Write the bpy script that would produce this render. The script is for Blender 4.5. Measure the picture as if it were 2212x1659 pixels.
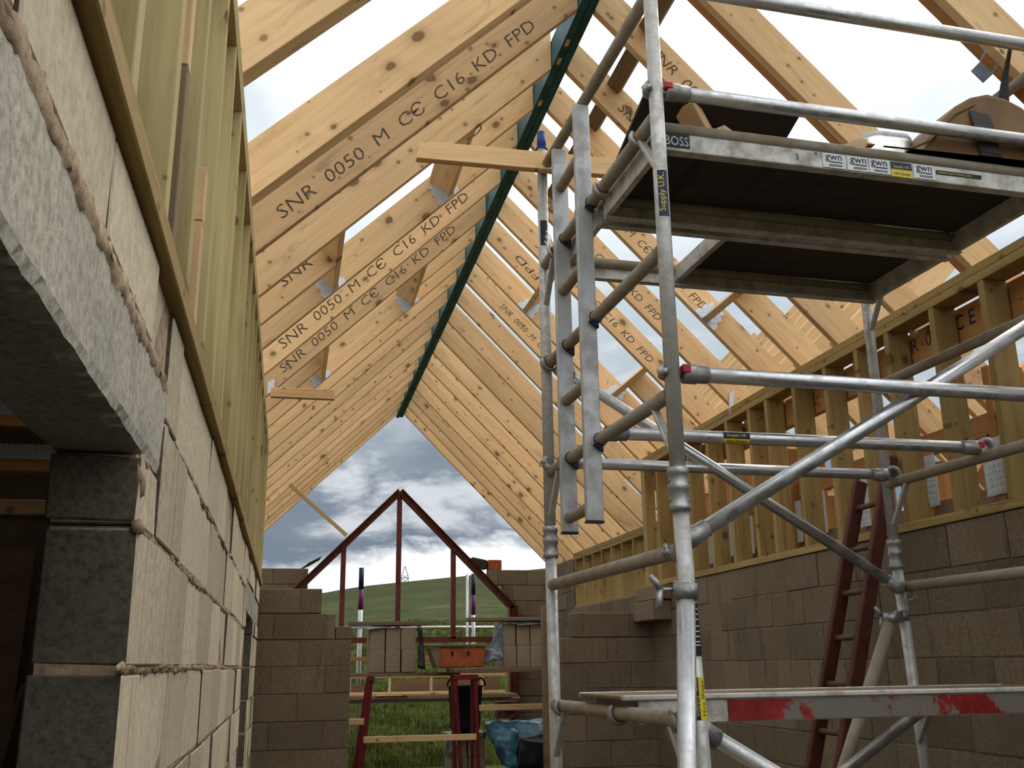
import bpy, bmesh, math, random
from mathutils import Vector, Matrix, noise

for o in list(bpy.data.objects):
    bpy.data.objects.remove(o)
SC = bpy.context.scene
COL = SC.collection
H = 1.575                      # eye height; all heights below are given from the eye
R = random.Random(7)

# ------------------------------------------------------------------ camera
cam_d = bpy.data.cameras.new('camera')
cam = bpy.data.objects.new('camera', cam_d)
COL.objects.link(cam)
YAW, PIT, ROL = 0.218864858, 0.273403905, -0.0130285
f = Vector((math.sin(YAW) * math.cos(PIT), math.cos(YAW) * math.cos(PIT), math.sin(PIT)))
r0 = Vector((math.cos(YAW), -math.sin(YAW), 0))
u0 = r0.cross(f)
rr = r0 * math.cos(ROL) + u0 * math.sin(ROL)
uu = -r0 * math.sin(ROL) + u0 * math.cos(ROL)
M4 = Matrix((rr, uu, -f)).transposed().to_4x4()
M4.translation = Vector((0, 0, H))
cam.matrix_world = M4
cam_d.sensor_fit = 'HORIZONTAL'
cam_d.sensor_width = 36.0
cam_d.lens = 2156.4 / 2212 * 36.0
cam_d.clip_start = 0.02
cam_d.clip_end = 2000
SC.camera = cam

# ------------------------------------------------------------------ exposure
SC.view_settings.view_transform = 'Standard'
SC.view_settings.look = 'None'
SC.view_settings.gamma = 1.0
SC.view_settings.exposure = 0.70
SC.view_settings.use_curve_mapping = False

# ------------------------------------------------------------------ node helpers
class NT:
    def __init__(s, tree):
        s.t = tree
        s.t.nodes.clear()
    def n(s, kind, **kw):
        nd = s.t.nodes.new(kind)
        for k, v in kw.items():
            setattr(nd, k, v)
        return nd
    def link(s, a, b):
        s.t.links.new(a, b)
    def val(s, nd, i, v):
        if hasattr(v, 'is_output'):
            s.link(v, nd.inputs[i])
        elif v is not None:
            nd.inputs[i].default_value = v
    def math(s, op, a, b=None, c=None, clamp=False):
        nd = s.n('ShaderNodeMath', operation=op, use_clamp=clamp)
        s.val(nd, 0, a); s.val(nd, 1, b); s.val(nd, 2, c)
        return nd.outputs[0]
    def vmath(s, op, a, b=None):
        nd = s.n('ShaderNodeVectorMath', operation=op)
        s.val(nd, 0, a); s.val(nd, 1, b)
        return nd.outputs[0]
    def noise(s, vec, scale=1.0, detail=4.0, rough=0.55, dist=0.0):
        nd = s.n('ShaderNodeTexNoise')
        if vec is not None: s.link(vec, nd.inputs['Vector'])
        nd.inputs['Scale'].default_value = scale
        nd.inputs['Detail'].default_value = detail
        nd.inputs['Roughness'].default_value = rough
        nd.inputs['Distortion'].default_value = dist
        return nd.outputs['Fac']
    def ramp(s, fac, stops, interp='LINEAR'):
        nd = s.n('ShaderNodeValToRGB')
        cr = nd.color_ramp
        cr.interpolation = interp
        while len(cr.elements) < len(stops):
            cr.elements.new(0.5)
        for e, (p, c) in zip(cr.elements, stops):
            e.position = p
            e.color = c if len(c) == 4 else (*c, 1)
        s.link(fac, nd.inputs[0])
        return nd.outputs[0]
    def smooth(s, x, a, b):
        nd = s.n('ShaderNodeMapRange', interpolation_type='SMOOTHSTEP')
        s.link(x, nd.inputs[0])
        nd.inputs[1].default_value = a; nd.inputs[2].default_value = b
        return nd.outputs[0]
    def mix(s, fac, a, b, blend='MIX'):
        nd = s.n('ShaderNodeMix', data_type='RGBA', blend_type=blend)
        s.val(nd, 0, fac)
        for i, v in ((6, a), (7, b)):
            if hasattr(v, 'is_output'): s.link(v, nd.inputs[i])
            else: nd.inputs[i].default_value = v if len(v) == 4 else (*v, 1)
        return nd.outputs[2]

# ------------------------------------------------------------------ sky and sun
W = bpy.data.worlds.new('sky')
SC.world = W
W.use_nodes = True
q = NT(W.node_tree)
tc = q.n('ShaderNodeTexCoord').outputs['Generated']
sep = q.n('ShaderNodeSeparateXYZ'); q.link(tc, sep.inputs[0])
dx, dy, dz = sep.outputs
mp = q.vmath('MULTIPLY', tc, (2.0, 2.0, 5.0))
n_big = q.noise(q.vmath('ADD', mp, (3.1, 0.4, 0.7)), 1.15, 6, 0.55, 0.25)
n_fine = q.noise(q.vmath('ADD', mp, (9.0, 4.0, 2.0)), 2.6, 7, 0.6, 0.3)
high0 = q.smooth(dz, 0.30, 0.48)
wob = q.math('MULTIPLY', q.math('SUBTRACT', n_fine, 0.5), 0.16)
wob2 = q.math('MULTIPLY', q.math('SUBTRACT', n_big, 0.5), 0.22)
elev = q.math('ADD', q.math('ADD', dz, wob), wob2)
band = q.ramp(elev, [(0.0, (.60, .62, .63)), (0.070, (.82, .82, .81)), (0.118, (.66, .68, .70)),
                     (0.136, (.120, .150, .190)), (0.180, (.155, .185, .225)), (0.225, (.29, .33, .37)), (0.33, (.36, .41, .45)),
                     (0.45, (.60, .63, .66)), (0.60, (.76, .775, .79)), (1.0, (.80, .82, .84))])
mott = q.math('MULTIPLY', q.smooth(n_fine, .50, .64), q.math('SUBTRACT', 1.0, high0))
band = q.mix(q.math('MULTIPLY', mott, .75), band, (.50, .525, .545))
n_patch = q.noise(q.vmath('ADD', q.vmath('MULTIPLY', tc, (2.6, 2.6, 2.6)), (5.3, 1.7, 2.2)), 1.0, 5, 0.55, 0.4)
grey = q.smooth(n_patch, 0.44, 0.60)
high = q.smooth(dz, 0.30, 0.48)
cl = q.mix(q.math('MULTIPLY', grey, q.math('MULTIPLY', high, 0.95)), band, (.40, .445, .48))
# brighter cloud towards the hidden sun (up and to the right)
sund = Vector((0.62, 0.42, 0.80)).normalized()
dp = q.n('ShaderNodeVectorMath', operation='DOT_PRODUCT')
q.link(tc, dp.inputs[0]); dp.inputs[1].default_value = sund
glow = q.smooth(dp.outputs['Value'], 0.55, 1.0)
# gain added to the unseen sky behind the camera, filling near rafter faces
nd = q.n('ShaderNodeMapRange', interpolation_type='SMOOTHSTEP')
q.link(dy, nd.inputs[0]); nd.inputs[1].default_value = 0.12; nd.inputs[2].default_value = -0.65
back = q.math('MULTIPLY', nd.outputs[0], q.smooth(dz, 0.05, 0.35))
gain = q.math('ADD', q.math('ADD', q.math('MULTIPLY', q.math('MULTIPLY', glow, high), 0.40), 1.0), q.math('MULTIPLY', back, 0.80))
bg = q.n('ShaderNodeBackground')
q.link(cl, bg.inputs[0]); q.link(gain, bg.inputs[1])
out = q.n('ShaderNodeOutputWorld'); q.link(bg.outputs[0], out.inputs[0])

sun_d = bpy.data.lights.new('sun', 'SUN')
sun_d.energy = 0.9
sun_d.angle = math.radians(40)
sun_d.color = (1.0, 0.96, 0.9)
sun = bpy.data.objects.new('sun', sun_d)
COL.objects.link(sun)
sun.rotation_euler = sund.to_track_quat('Z', 'Y').to_euler()
sun.location = (6, 6, 12)

# ------------------------------------------------------------------ materials
def newmat(name):
    m = bpy.data.materials.new(name)
    m.use_nodes = True
    q = NT(m.node_tree)
    b = q.n('ShaderNodeBsdfPrincipled')
    o = q.n('ShaderNodeOutputMaterial')
    q.link(b.outputs[0], o.inputs[0])
    return m, q, b

def objvec(q, rnd=True):
    v = q.n('ShaderNodeTexCoord').outputs['Object']
    if rnd:
        oi = q.n('ShaderNodeObjectInfo').outputs['Random']
        cx = q.n('ShaderNodeCombineXYZ')
        for i, k in enumerate((37.0, 53.0, 71.0)):
            q.link(q.math('MULTIPLY', oi, k), cx.inputs[i])
        v = q.vmath('ADD', v, cx.outputs[0])
        return v, oi
    return v, None

def wood(name, base, dark, knot=(.10, .040, .012), rough=0.75, knots=0.62, tint=0.22, kscale=1.0, stain=0.0):
    m, q, b = newmat(name)
    v, oi = objvec(q)
    g1 = q.noise(q.vmath('MULTIPLY', v, (1.2, 26, 26)), 1, 3, 0.55, 0.6)
    g2 = q.noise(q.vmath('MULTIPLY', v, (5, 150, 150)), 1, 2, 0.5)
    big = q.noise(q.vmath('MULTIPLY', v, (0.8, 3, 3)), 1, 3, 0.5)
    g = q.math('ADD', q.math('MULTIPLY', g1, 0.65), q.math('MULTIPLY', g2, 0.35))
    col = q.ramp(g, [(0.30, dark), (0.52, base), (0.75, tuple(min(1, c * 1.12) for c in base))])
    col = q.mix(q.math('MULTIPLY', q.smooth(big, .42, .72), 0.45), col, tuple(c * .72 for c in base))
    if stain:
        st = q.noise(q.vmath('MULTIPLY', v, (2.5, 9, 9)), 1, 5, 0.65, 0.8)
        col = q.mix(q.math('MULTIPLY', q.smooth(st, .56, .70), stain), col, (.12, .085, .05))
    sx = q.n('ShaderNodeSeparateXYZ'); q.link(v, sx.inputs[0])
    warp = q.noise(q.vmath('MULTIPLY', v, (14, 14, 14)), 1, 2, .5)
    for (kx, kz, thr, s0, s1, amt, hal) in ((4.5, 6.5, knots, .04, .15, .80, .50), (10, 12, knots + .02, .05, .13, .65, .15)):
        cx = q.n('ShaderNodeCombineXYZ')
        q.link(q.math('ADD', q.math('MULTIPLY', sx.outputs[0], kx * kscale), q.math('MULTIPLY', warp, .10)), cx.inputs[0])
        q.link(q.math('ADD', q.math('MULTIPLY', sx.outputs[2], kz * kscale), q.math('MULTIPLY', warp, .16)), cx.inputs[1])
        vo = q.n('ShaderNodeTexVoronoi', voronoi_dimensions='2D')
        q.link(cx.outputs[0], vo.inputs['Vector']); vo.inputs['Scale'].default_value = 1.0
        sp = q.n('ShaderNodeSeparateColor'); q.link(vo.outputs['Color'], sp.inputs[0])
        has = q.math('GREATER_THAN', sp.outputs[0], thr)
        size = q.math('ADD', q.math('MULTIPLY', sp.outputs[1], s1), s0)
        rel = q.math('DIVIDE', vo.outputs['Distance'], size)
        nd = q.n('ShaderNodeMapRange', interpolation_type='SMOOTHSTEP')
        q.link(rel, nd.inputs[0]); nd.inputs[1].default_value = 1.2; nd.inputs[2].default_value = 0.6
        km = q.math('MULTIPLY', nd.outputs[0], has)
        nd2 = q.n('ShaderNodeMapRange', interpolation_type='SMOOTHSTEP')
        q.link(rel, nd2.inputs[0]); nd2.inputs[1].default_value = 2.8; nd2.inputs[2].default_value = 0.8
        halo = q.math('MULTIPLY', q.math('MULTIPLY', nd2.outputs[0], has), hal)
        col = q.mix(halo, col, tuple(c * .55 for c in base))
        kc = q.mix(q.smooth(rel, .0, .9), tuple(min(1, c * 2.0) for c in knot), knot)
        col = q.mix(q.math('MULTIPLY', km, amt), col, kc)
    hv = q.n('ShaderNodeHueSaturation')
    q.link(q.math('ADD', q.math('MULTIPLY', oi, tint), 1.0 - tint * .5), hv.inputs['Value'])
    q.link(col, hv.inputs['Color'])
    q.link(hv.outputs[0], b.inputs['Base Color'])
    b.inputs['Roughness'].default_value = rough
    b.inputs['Specular IOR Level'].default_value = 0.25
    bp = q.n('ShaderNodeBump'); bp.inputs['Strength'].default_value = 0.15; bp.inputs['Distance'].default_value = 0.002
    q.link(g, bp.inputs['Height']); q.link(bp.outputs[0], b.inputs['Normal'])
    return m

def speckle(name, c1, c2, c3=None, scale=60, rough=0.9, bump=0.3, streak=0.0, streak_col=(.2, .12, .07), island=0.0, sfreq=(9, 9, 1.0)):
    m, q, b = newmat(name)
    v, oi = objvec(q, False)
    a = q.noise(v, scale, 5, 0.7)
    bg_ = q.noise(v, 2.3, 4, 0.6)
    col = q.ramp(a, [(0.35, c2), (0.55, c1), (0.75, tuple(min(1, x * 1.2) for x in c1))])
    col = q.mix(q.math('MULTIPLY', q.smooth(bg_, .4, .7), .5), col, c3 or c2)
    if streak:
        s = q.noise(q.vmath('MULTIPLY', v, sfreq), 1, 5, 0.65)
        col = q.mix(q.math('MULTIPLY', q.smooth(s, .56, .74), streak), col, streak_col)
    if island:
        gi = q.n('ShaderNodeNewGeometry').outputs['Random Per Island']
        hv = q.n('ShaderNodeHueSaturation')
        q.link(q.math('ADD', q.math('MULTIPLY', gi, island), 1 - island / 2), hv.inputs['Value'])
        q.link(col, hv.inputs['Color']); col = hv.outputs[0]
    q.link(col, b.inputs['Base Color'])
    b.inputs['Roughness'].default_value = rough
    b.inputs['Specular IOR Level'].default_value = 0.2
    bp = q.n('ShaderNodeBump'); bp.inputs['Strength'].default_value = bump; bp.inputs['Distance'].default_value = 0.004
    q.link(a, bp.inputs['Height']); q.link(bp.outputs[0], b.inputs['Normal'])
    return m

def metal(name, col, rough=0.4, met=0.85, dirt=None, dirt_amt=0.5, dscale=9, streak=False):
    m, q, b = newmat(name)
    v, oi = objvec(q)
    a = q.noise(q.vmath('MULTIPLY', v, (1, 1, .35)) if streak else v, dscale, 6, 0.65)
    f2 = q.noise(v, 70, 3, 0.6)
    k = q.smooth(a, .40, .66)
    c = q.mix(q.math('MULTIPLY', q.smooth(f2, .45, .7), .25), col, tuple(x * .6 for x in col))
    if dirt:
        c = q.mix(q.math('MULTIPLY', k, dirt_amt), c, dirt)
        mm = q.math('SUBTRACT', met, q.math('MULTIPLY', k, dirt_amt * met * .9))
        q.link(mm, b.inputs['Metallic'])
        q.link(q.math('ADD', q.math('MULTIPLY', k, .4 * dirt_amt), rough, clamp=True), b.inputs['Roughness'])
    else:
        b.inputs['Metallic'].default_value = met
        q.link(q.math('ADD', q.math('MULTIPLY', a, .2), rough - .1), b.inputs['Roughness'])
    q.link(c, b.inputs['Base Color'])
    return m

def plain(name, col, rough=0.6, met=0.0, var=0.25, scale=14, spec=0.3, patch=None, pthr=(.5, .56)):
    m, q, b = newmat(name)
    v, oi = objvec(q)
    a = q.noise(v, scale, 5, 0.6)
    c = q.mix(q.math('MULTIPLY', q.smooth(a, .35, .7), 1.0), tuple(min(1, x * (1 + var)) for x in col), tuple(x * (1 - var) for x in col))
    if patch:
        p = q.noise(v, 3.2, 6, 0.7)
        c = q.mix(q.smooth(p, *pthr), c, patch)
    q.link(c, b.inputs['Base Color'])
    b.inputs['Roughness'].default_value = rough
    b.inputs['Metallic'].default_value = met
    b.inputs['Specular IOR Level'].default_value = spec
    return m

M = {}
M['pine'] = wood('pine', (.80, .525, .265), (.64, .385, .165), knots=.77, kscale=1.0, stain=.30)
M['pine_old'] = wood('pine_weathered', (.66, .43, .215), (.51, .31, .135), knots=.74, stain=.4)
M['treated'] = wood('treated_timber', (.47, .375, .165), (.34, .26, .10), knot=(.10, .055, .018), knots=.84, stain=.25)
M['treated_brown_dim'] = wood('dim_brown_treated_timber', (.37, .25, .09), (.21, .135, .043), knot=(.07, .035, .012), knots=.78, stain=.45)  # browner timber, also dimmed: the right wall's weaker light is in the colour
M['orange_wood'] = wood('orange_timber', (.50, .235, .08), (.36, .16, .05), knots=.80)
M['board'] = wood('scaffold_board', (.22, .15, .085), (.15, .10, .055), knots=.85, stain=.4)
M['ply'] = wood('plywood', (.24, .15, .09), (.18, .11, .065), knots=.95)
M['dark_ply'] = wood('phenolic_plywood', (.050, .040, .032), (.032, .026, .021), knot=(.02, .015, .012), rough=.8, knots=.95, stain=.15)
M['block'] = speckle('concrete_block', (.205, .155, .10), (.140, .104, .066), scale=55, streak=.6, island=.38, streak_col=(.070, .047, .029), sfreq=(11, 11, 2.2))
M['block_pale'] = speckle('lit_concrete_block', (.56, .475, .33), (.42, .345, .235), (.50, .42, .29), scale=48, streak=.75, streak_col=(.19, .135, .085), island=.40, bump=.4, sfreq=(26, 26, .9))  # same block as the right wall; stronger light and mortar stains in its colour
M['block_light'] = speckle('daylit_concrete_block', (.30, .235, .155), (.22, .17, .11), scale=55, island=.2)  # paler copy of the block: outdoor light on the stacks put into the colour
M['mortar'] = speckle('mortar', (.235, .165, .11), (.13, .088, .058), scale=40, bump=.6)
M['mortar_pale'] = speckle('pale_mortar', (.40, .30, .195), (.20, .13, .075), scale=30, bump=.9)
M['jamb_block'] = speckle('shaded_block_face', (.125, .102, .072), (.060, .049, .034), scale=80, bump=.5)  # darker block for the jamb, lintel and room shade painted in
M['lintel'] = speckle('concrete_lintel', (.45, .41, .33), (.28, .25, .195), (.135, .125, .105), scale=70, bump=.5, streak=.45, streak_col=(.12, .10, .08))
M['concrete'] = speckle('concrete_floor', (.075, .060, .045), (.05, .04, .03), scale=20)
M['alu'] = metal('aluminium_tube', (.60, .60, .60), .30, .95, (.30, .27, .22), .35, 16)
M['alu_post'] = metal('aluminium_post', (.50, .485, .45), .42, .45, (.27, .235, .18), .55, 22)
M['alu_dirty'] = metal('mortar_dusted_tube', (.30, .255, .19), .60, .30, (.24, .18, .11), .9, 12)
M['alu_box'] = metal('aluminium_ladder_stile', (.46, .455, .44), .45, .72, (.29, .27, .24), .6, 10)
M['alu_beam'] = metal('painted_platform_beam', (.58, .55, .49), .55, .25, (.20, .155, .105), .6, 12)
M['cast'] = metal('cast_coupler', (.36, .35, .34), .40, .85, (.16, .14, .11), .5, 25)
M['galv'] = metal('galvanised_plate', (.66, .70, .74), .38, .7, (.45, .46, .47), .4, 60)
M['teal'] = plain('teal_painted_steel', (.014, .095, .115), .5, 0, .35, 7)
M['oxide'] = plain('red_oxide_steel', (.105, .022, .015), .6, 0, .3, 9)
M['red_ladder'] = plain('red_painted_timber', (.075, .017, .009), .6, 0, .35, 8)
M['red_rung'] = plain('worn_timber_rung', (.11, .055, .03), .6, 0, .3, 20)
M['red_trestle'] = plain('red_trestle_paint', (.13, .010, .009), .5, 0, .3, 10)
M['red_beam'] = plain('flaking_red_paint', (.20, .013, .010), .5, 0, .3, 14, patch=(.17, .145, .115), pthr=(.47, .53))
M['orange'] = plain('orange_plastic', (.33, .075, .020), .5, 0, .25, 8, patch=(.28, .10, .05), pthr=(.58, .68))
M['black'] = plain('black_plastic', (.012, .012, .014), .45)
M['blackrubber'] = plain('black_rubber_tub', (.010, .011, .014), .5)
M['navy'] = plain('navy_label', (.012, .014, .05), .45, 0, .2, 30)
M['blue'] = plain('blue_plastic', (.015, .05, .22), .4)
M['bluecap'] = plain('blue_rubber', (.012, .014, .045), .45)
M['redclip'] = plain('red_clip', (.35, .012, .025), .4)
M['yellow'] = plain('yellow_label', (.66, .52, .03), .5, 0, .1)
M['white_label'] = plain('white_label', (.62, .62, .60), .5, 0, .12, 30)
M['ink'] = plain('black_ink', (.075, .052, .032), .8, 0, .4, 60)
M['ink_black'] = plain('label_ink', (.012, .012, .014), .6)
M['silver_ink'] = plain('silver_lettering', (.45, .46, .47), .4)
M['leather'] = plain('tan_leather', (.125, .062, .016), .65, 0, .25, 6)
M['leather_dark'] = plain('dark_leather', (.030, .022, .018), .6)
M['tarp'] = plain('grey_polythene', (.14, .16, .18), .28, 0, .45, 9, spec=.6)
M['dpm'] = plain('black_polythene', (.010, .011, .013), .3, 0, .3, 9, spec=.6)
M['bluesheet'] = plain('blue_plastic_sheet', (.07, .22, .30), .28, 0, .55, 6, spec=.7, patch=(.02, .07, .11), pthr=(.45, .6))
M['brickred'] = plain('perforated_brick', (.16, .050, .038), .8, 0, .3, 16)
M['purple'] = plain('purple_paint', (.13, .02, .12), .5)
M['steel_pylon'] = plain('pylon_steel', (.10, .12, .14), .6)
M['tub'] = plain('translucent_plastic', (.75, .76, .74), .35)
_tb = M['tub'].node_tree.nodes
for n_ in _tb:
    if n_.type == 'BSDF_PRINCIPLED':
        n_.inputs['Transmission Weight'].default_value = 0.55
        n_.inputs['Roughness'].default_value = 0.35
# grass
m, q, b = newmat('rough_grass')
v = q.n('ShaderNodeTexCoord').outputs['Object']
a = q.noise(q.vmath('MULTIPLY', v, (1, 1, 1)), .55, 8, .68)
a2 = q.noise(q.vmath('MULTIPLY', v, (.05, .05, .1)), 1, 5, .6)
c = q.ramp(a, [(.30, (.014, .020, .003)), (.50, (.044, .056, .009)), (.68, (.088, .086, .020))])
c = q.mix(q.smooth(a2, .40, .62), c, (.034, .042, .007))
q.link(c, b.inputs['Base Color']); b.inputs['Roughness'].default_value = .95
b.inputs['Specular IOR Level'].default_value = .1
M['grass'] = m

# ------------------------------------------------------------------ building helpers
def P(x, y, z):
    return Vector((x, y, z + H))

def tag(o, label=None, cat=None, group=None, kind=None):
    if label: o['label'] = label
    if cat: o['category'] = cat
    if group: o['group'] = group
    if kind: o['kind'] = kind
    return o

class MB:
    """collects shapes (world coordinates) and links them as ONE mesh object"""
    def __init__(s):
        s.v = []; s.f = []; s.mi = []; s.sm = []
    def add(s, verts, faces, mi=0, smooth=False):
        n = len(s.v)
        s.v += [Vector(p) for p in verts]
        for fc in faces:
            s.f.append([i + n for i in fc]); s.mi.append(mi); s.sm.append(smooth)
        return s
    def box(s, x0, x1, y0, y1, z0, z1, mi=0):
        vs = [P(x, y, z) for x in (x0, x1) for y in (y0, y1) for z in (z0, z1)]
        return s.add(vs, [(0, 1, 3, 2), (4, 6, 7, 5), (0, 4, 5, 1), (2, 3, 7, 6), (0, 2, 6, 4), (1, 5, 7, 3)], mi)
    def obox(s, c, ax, ay, az, mi=0):
        vs = [c + ax * i + ay * j + az * k for i in (-1, 1) for j in (-1, 1) for k in (-1, 1)]
        return s.add(vs, [(0, 1, 3, 2), (4, 6, 7, 5), (0, 4, 5, 1), (2, 3, 7, 6), (0, 2, 6, 4), (1, 5, 7, 3)], mi)
    def bar(s, p0, p1, w, d, up=Vector((0, 0, 1)), mi=0):
        a = (p1 - p0); L = a.length; a.normalize()
        sd = a.cross(up).normalized(); u = sd.cross(a).normalized()
        return s.obox((p0 + p1) / 2, a * L / 2, sd * w / 2, u * d / 2, mi)
    def tube(s, p0, p1, r, seg=16, mi=0, r1=None, caps=True):
        return s.sweep([p0, p1], [r, r if r1 is None else r1], seg, mi, caps)
    def sweep(s, pts, rad, seg=12, mi=0, caps=True):
        if not hasattr(rad, '__len__'): rad = [rad] * len(pts)
        vs = []; fs = []
        t0 = (pts[1] - pts[0]).normalized()
        ref = Vector((0, 0, 1)) if abs(t0.z) < .9 else Vector((1, 0, 0))
        nx = t0.cross(ref).normalized()
        for i, p in enumerate(pts):
            t = (pts[min(i + 1, len(pts) - 1)] - pts[max(i - 1, 0)]).normalized()
            nx = (nx - t * nx.dot(t)).normalized()
            ny = t.cross(nx)
            for k in range(seg):
                a = 2 * math.pi * k / seg
                vs.append(p + (nx * math.cos(a) + ny * math.sin(a)) * rad[i])
        for i in range(len(pts) - 1):
            for k in range(seg):
                a = i * seg + k; b_ = i * seg + (k + 1) % seg
                fs.append((a, b_, b_ + seg, a + seg))
        n = len(s.v)
        s.add(vs, fs, mi, True)
        if caps:
            s.f.append([n + k for k in range(seg)][::-1]); s.mi.append(mi); s.sm.append(False)
            m_ = n + (len(pts) - 1) * seg
            s.f.append([m_ + k for k in range(seg)]); s.mi.append(mi); s.sm.append(False)
        return s
    def prism(s, poly, off, mi=0):
        n = len(poly)
        vs = list(poly) + [p + off for p in poly]
        fs = [tuple(range(n))[::-1], tuple(range(n, 2 * n))] + [(i, (i + 1) % n, (i + 1) % n + n, i + n) for i in range(n)]
        return s.add(vs, fs, mi)
    def build(s, name, mat, parent=None, bevel=0, frame=None, seg=1):
        """frame: 3x3 with columns = local axes (grain along local X)"""
        lo = Vector([min(p[i] for p in s.v) for i in range(3)])
        hi = Vector([max(p[i] for p in s.v) for i in range(3)])
        org = Vector(((lo.x + hi.x) / 2, (lo.y + hi.y) / 2, lo.z))
        me = bpy.data.meshes.new(name)
        if frame is not None:
            inv = frame.transposed()
            me.from_pydata([inv @ (p - org) for p in s.v], [], s.f)
        else:
            me.from_pydata([p - org for p in s.v], [], s.f)
        mats = mat if isinstance(mat, (list, tuple)) else [mat]
        for k in mats:
            me.materials.append(M[k] if isinstance(k, str) else k)
        for p, i, sm in zip(me.polygons, s.mi, s.sm):
            p.material_index = i; p.use_smooth = sm
        bm = bmesh.new(); bm.from_mesh(me)
        if bevel:
            try:
                bmesh.ops.bevel(bm, geom=[e for e in bm.edges if len(e.link_faces) == 2 and e.calc_face_angle(0) > .5],
                                offset=bevel, segments=seg, affect='EDGES', profile=.5)
            except Exception:
                pass
        bmesh.ops.recalc_face_normals(bm, faces=bm.faces)
        bm.to_mesh(me); bm.free()
        o = bpy.data.objects.new(name, me)
        COL.objects.link(o)
        mw = (frame.to_4x4() if frame is not None else Matrix.Identity(4))
        mw.translation = org
        if parent is not None:
            o.parent = parent
            o.matrix_local = WM[parent.name].inverted() @ mw
        else:
            o.matrix_world = mw
        WM[o.name] = mw
        return o
WM = {}

def empty(name, loc, label=None, cat=None, group=None):
    o = bpy.data.objects.new(name, None)
    COL.objects.link(o)
    o.empty_display_size = .2
    o.location = loc
    WM[o.name] = Matrix.Translation(loc)
    return tag(o, label, cat, group)

def frame_of(d, up):
    a = d.normalized(); sd = up.cross(a).normalized(); u = a.cross(sd)
    return Matrix((a, sd, u)).transposed()

def timber(name, mat, p0, p1, w, d, up=Vector((0, 0, 1)), parent=None, bevel=.003):
    """sawn timber from p0 to p1 (centre line); d along up, w across"""
    return MB().bar(p0, p1, w, d, up).build(name, mat, parent, bevel, frame_of(p1 - p0, up))

_tm = {}
def text_geo(s):
    if s not in _tm:
        c = bpy.data.curves.new('lettering', 'FONT')
        c.body = s.replace('CE', 'C\u0404'); c.size = 1.0; c.resolution_u = 2; c.offset = -.010 if s[:3] in ('SNR', 'FPD', 'KD') else 0
        o = bpy.data.objects.new('lettering', c)
        me = bpy.data.meshes.new_from_object(o)
        _tm[s] = ([v.co.copy() for v in me.vertices], [list(p.vertices) for p in me.polygons])
        bpy.data.objects.remove(o); bpy.data.curves.remove(c); bpy.data.meshes.remove(me)
    return _tm[s]

def flat_text(s, org, xd, yd, size, mat, parent, name='printed_stamp', sx=1.0, shear=0.0, wid=None, bold=0):
    vs, fs = text_geo(s)
    mb = MB()
    if wid: sx = wid / (max(v.x for v in vs) * size)
    mb.add([org + xd * ((v.x * sx + v.y * shear) * size) + yd * (v.y * size) for v in vs], fs)
    return mb.build(name, mat, parent)

def wrap_patch(p0, ax, ref, r, t0, t1, a0, a1, seg=10):
    """curved sticker on a tube: axis point p0, axis ax, angle from ref"""
    b_ = ax.cross(ref).normalized()
    vs = []; fs = []
    for i in range(seg + 1):
        a = a0 + (a1 - a0) * i / seg
        for t in (t0, t1):
            vs.append(p0 + ax * t + (ref * math.cos(a) + b_ * math.sin(a)) * r)
    for i in range(seg):
        fs.append((2 * i, 2 * i + 1, 2 * i + 3, 2 * i + 2))
    return vs, fs

def wrap_text(s, p0, ax, ref, r, t0, a0, size, up_sign=1, sx=1.0, along=True):
    b_ = ax.cross(ref).normalized()
    vs, fs = text_geo(s)
    bm = bmesh.new(); bv = [bm.verts.new(v) for v in vs]
    for fc in fs:
        try: bm.faces.new([bv[i] for i in fc])
        except ValueError: pass
    for k in range(-2, 9):      # cut across so that the letters follow the curve
        bmesh.ops.bisect_plane(bm, geom=bm.verts[:] + bm.edges[:] + bm.faces[:], plane_co=(0, k * .1, 0), plane_no=(0, 1, 0))
    bm.verts.index_update()
    vs = [v.co.copy() for v in bm.verts]; fs = [[v.index for v in fc.verts] for fc in bm.faces]
    bm.free()
    o = []
    for v in vs:
        t = t0 + v.x * size * sx; a = a0 + up_sign * v.y * size / r
        o.append(p0 + ax * t + (ref * math.cos(a) + b_ * math.sin(a)) * r)
    return o, fs

ORD = ['', 'first', 'second', 'third', 'fourth', 'fifth', 'sixth', 'seventh', 'eighth', 'ninth', 'tenth', 'eleventh', 'twelfth',
       'thirteenth', 'fourteenth', 'fifteenth', 'sixteenth', 'seventeenth', 'eighteenth', 'nineteenth', 'twentieth',
       'twenty-first', 'twenty-second', 'twenty-third', 'twenty-fourth']
UP = Vector((0, 0, 1))
FL = -H                         # floor level seen from the eye

# ------------------------------------------------------------------ the setting: floor, ground, block walls
tag(MB().box(-4.5, 4.6, -4, 15.0, FL - .2, FL).build('floor', 'concrete'), kind='structure')

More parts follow.
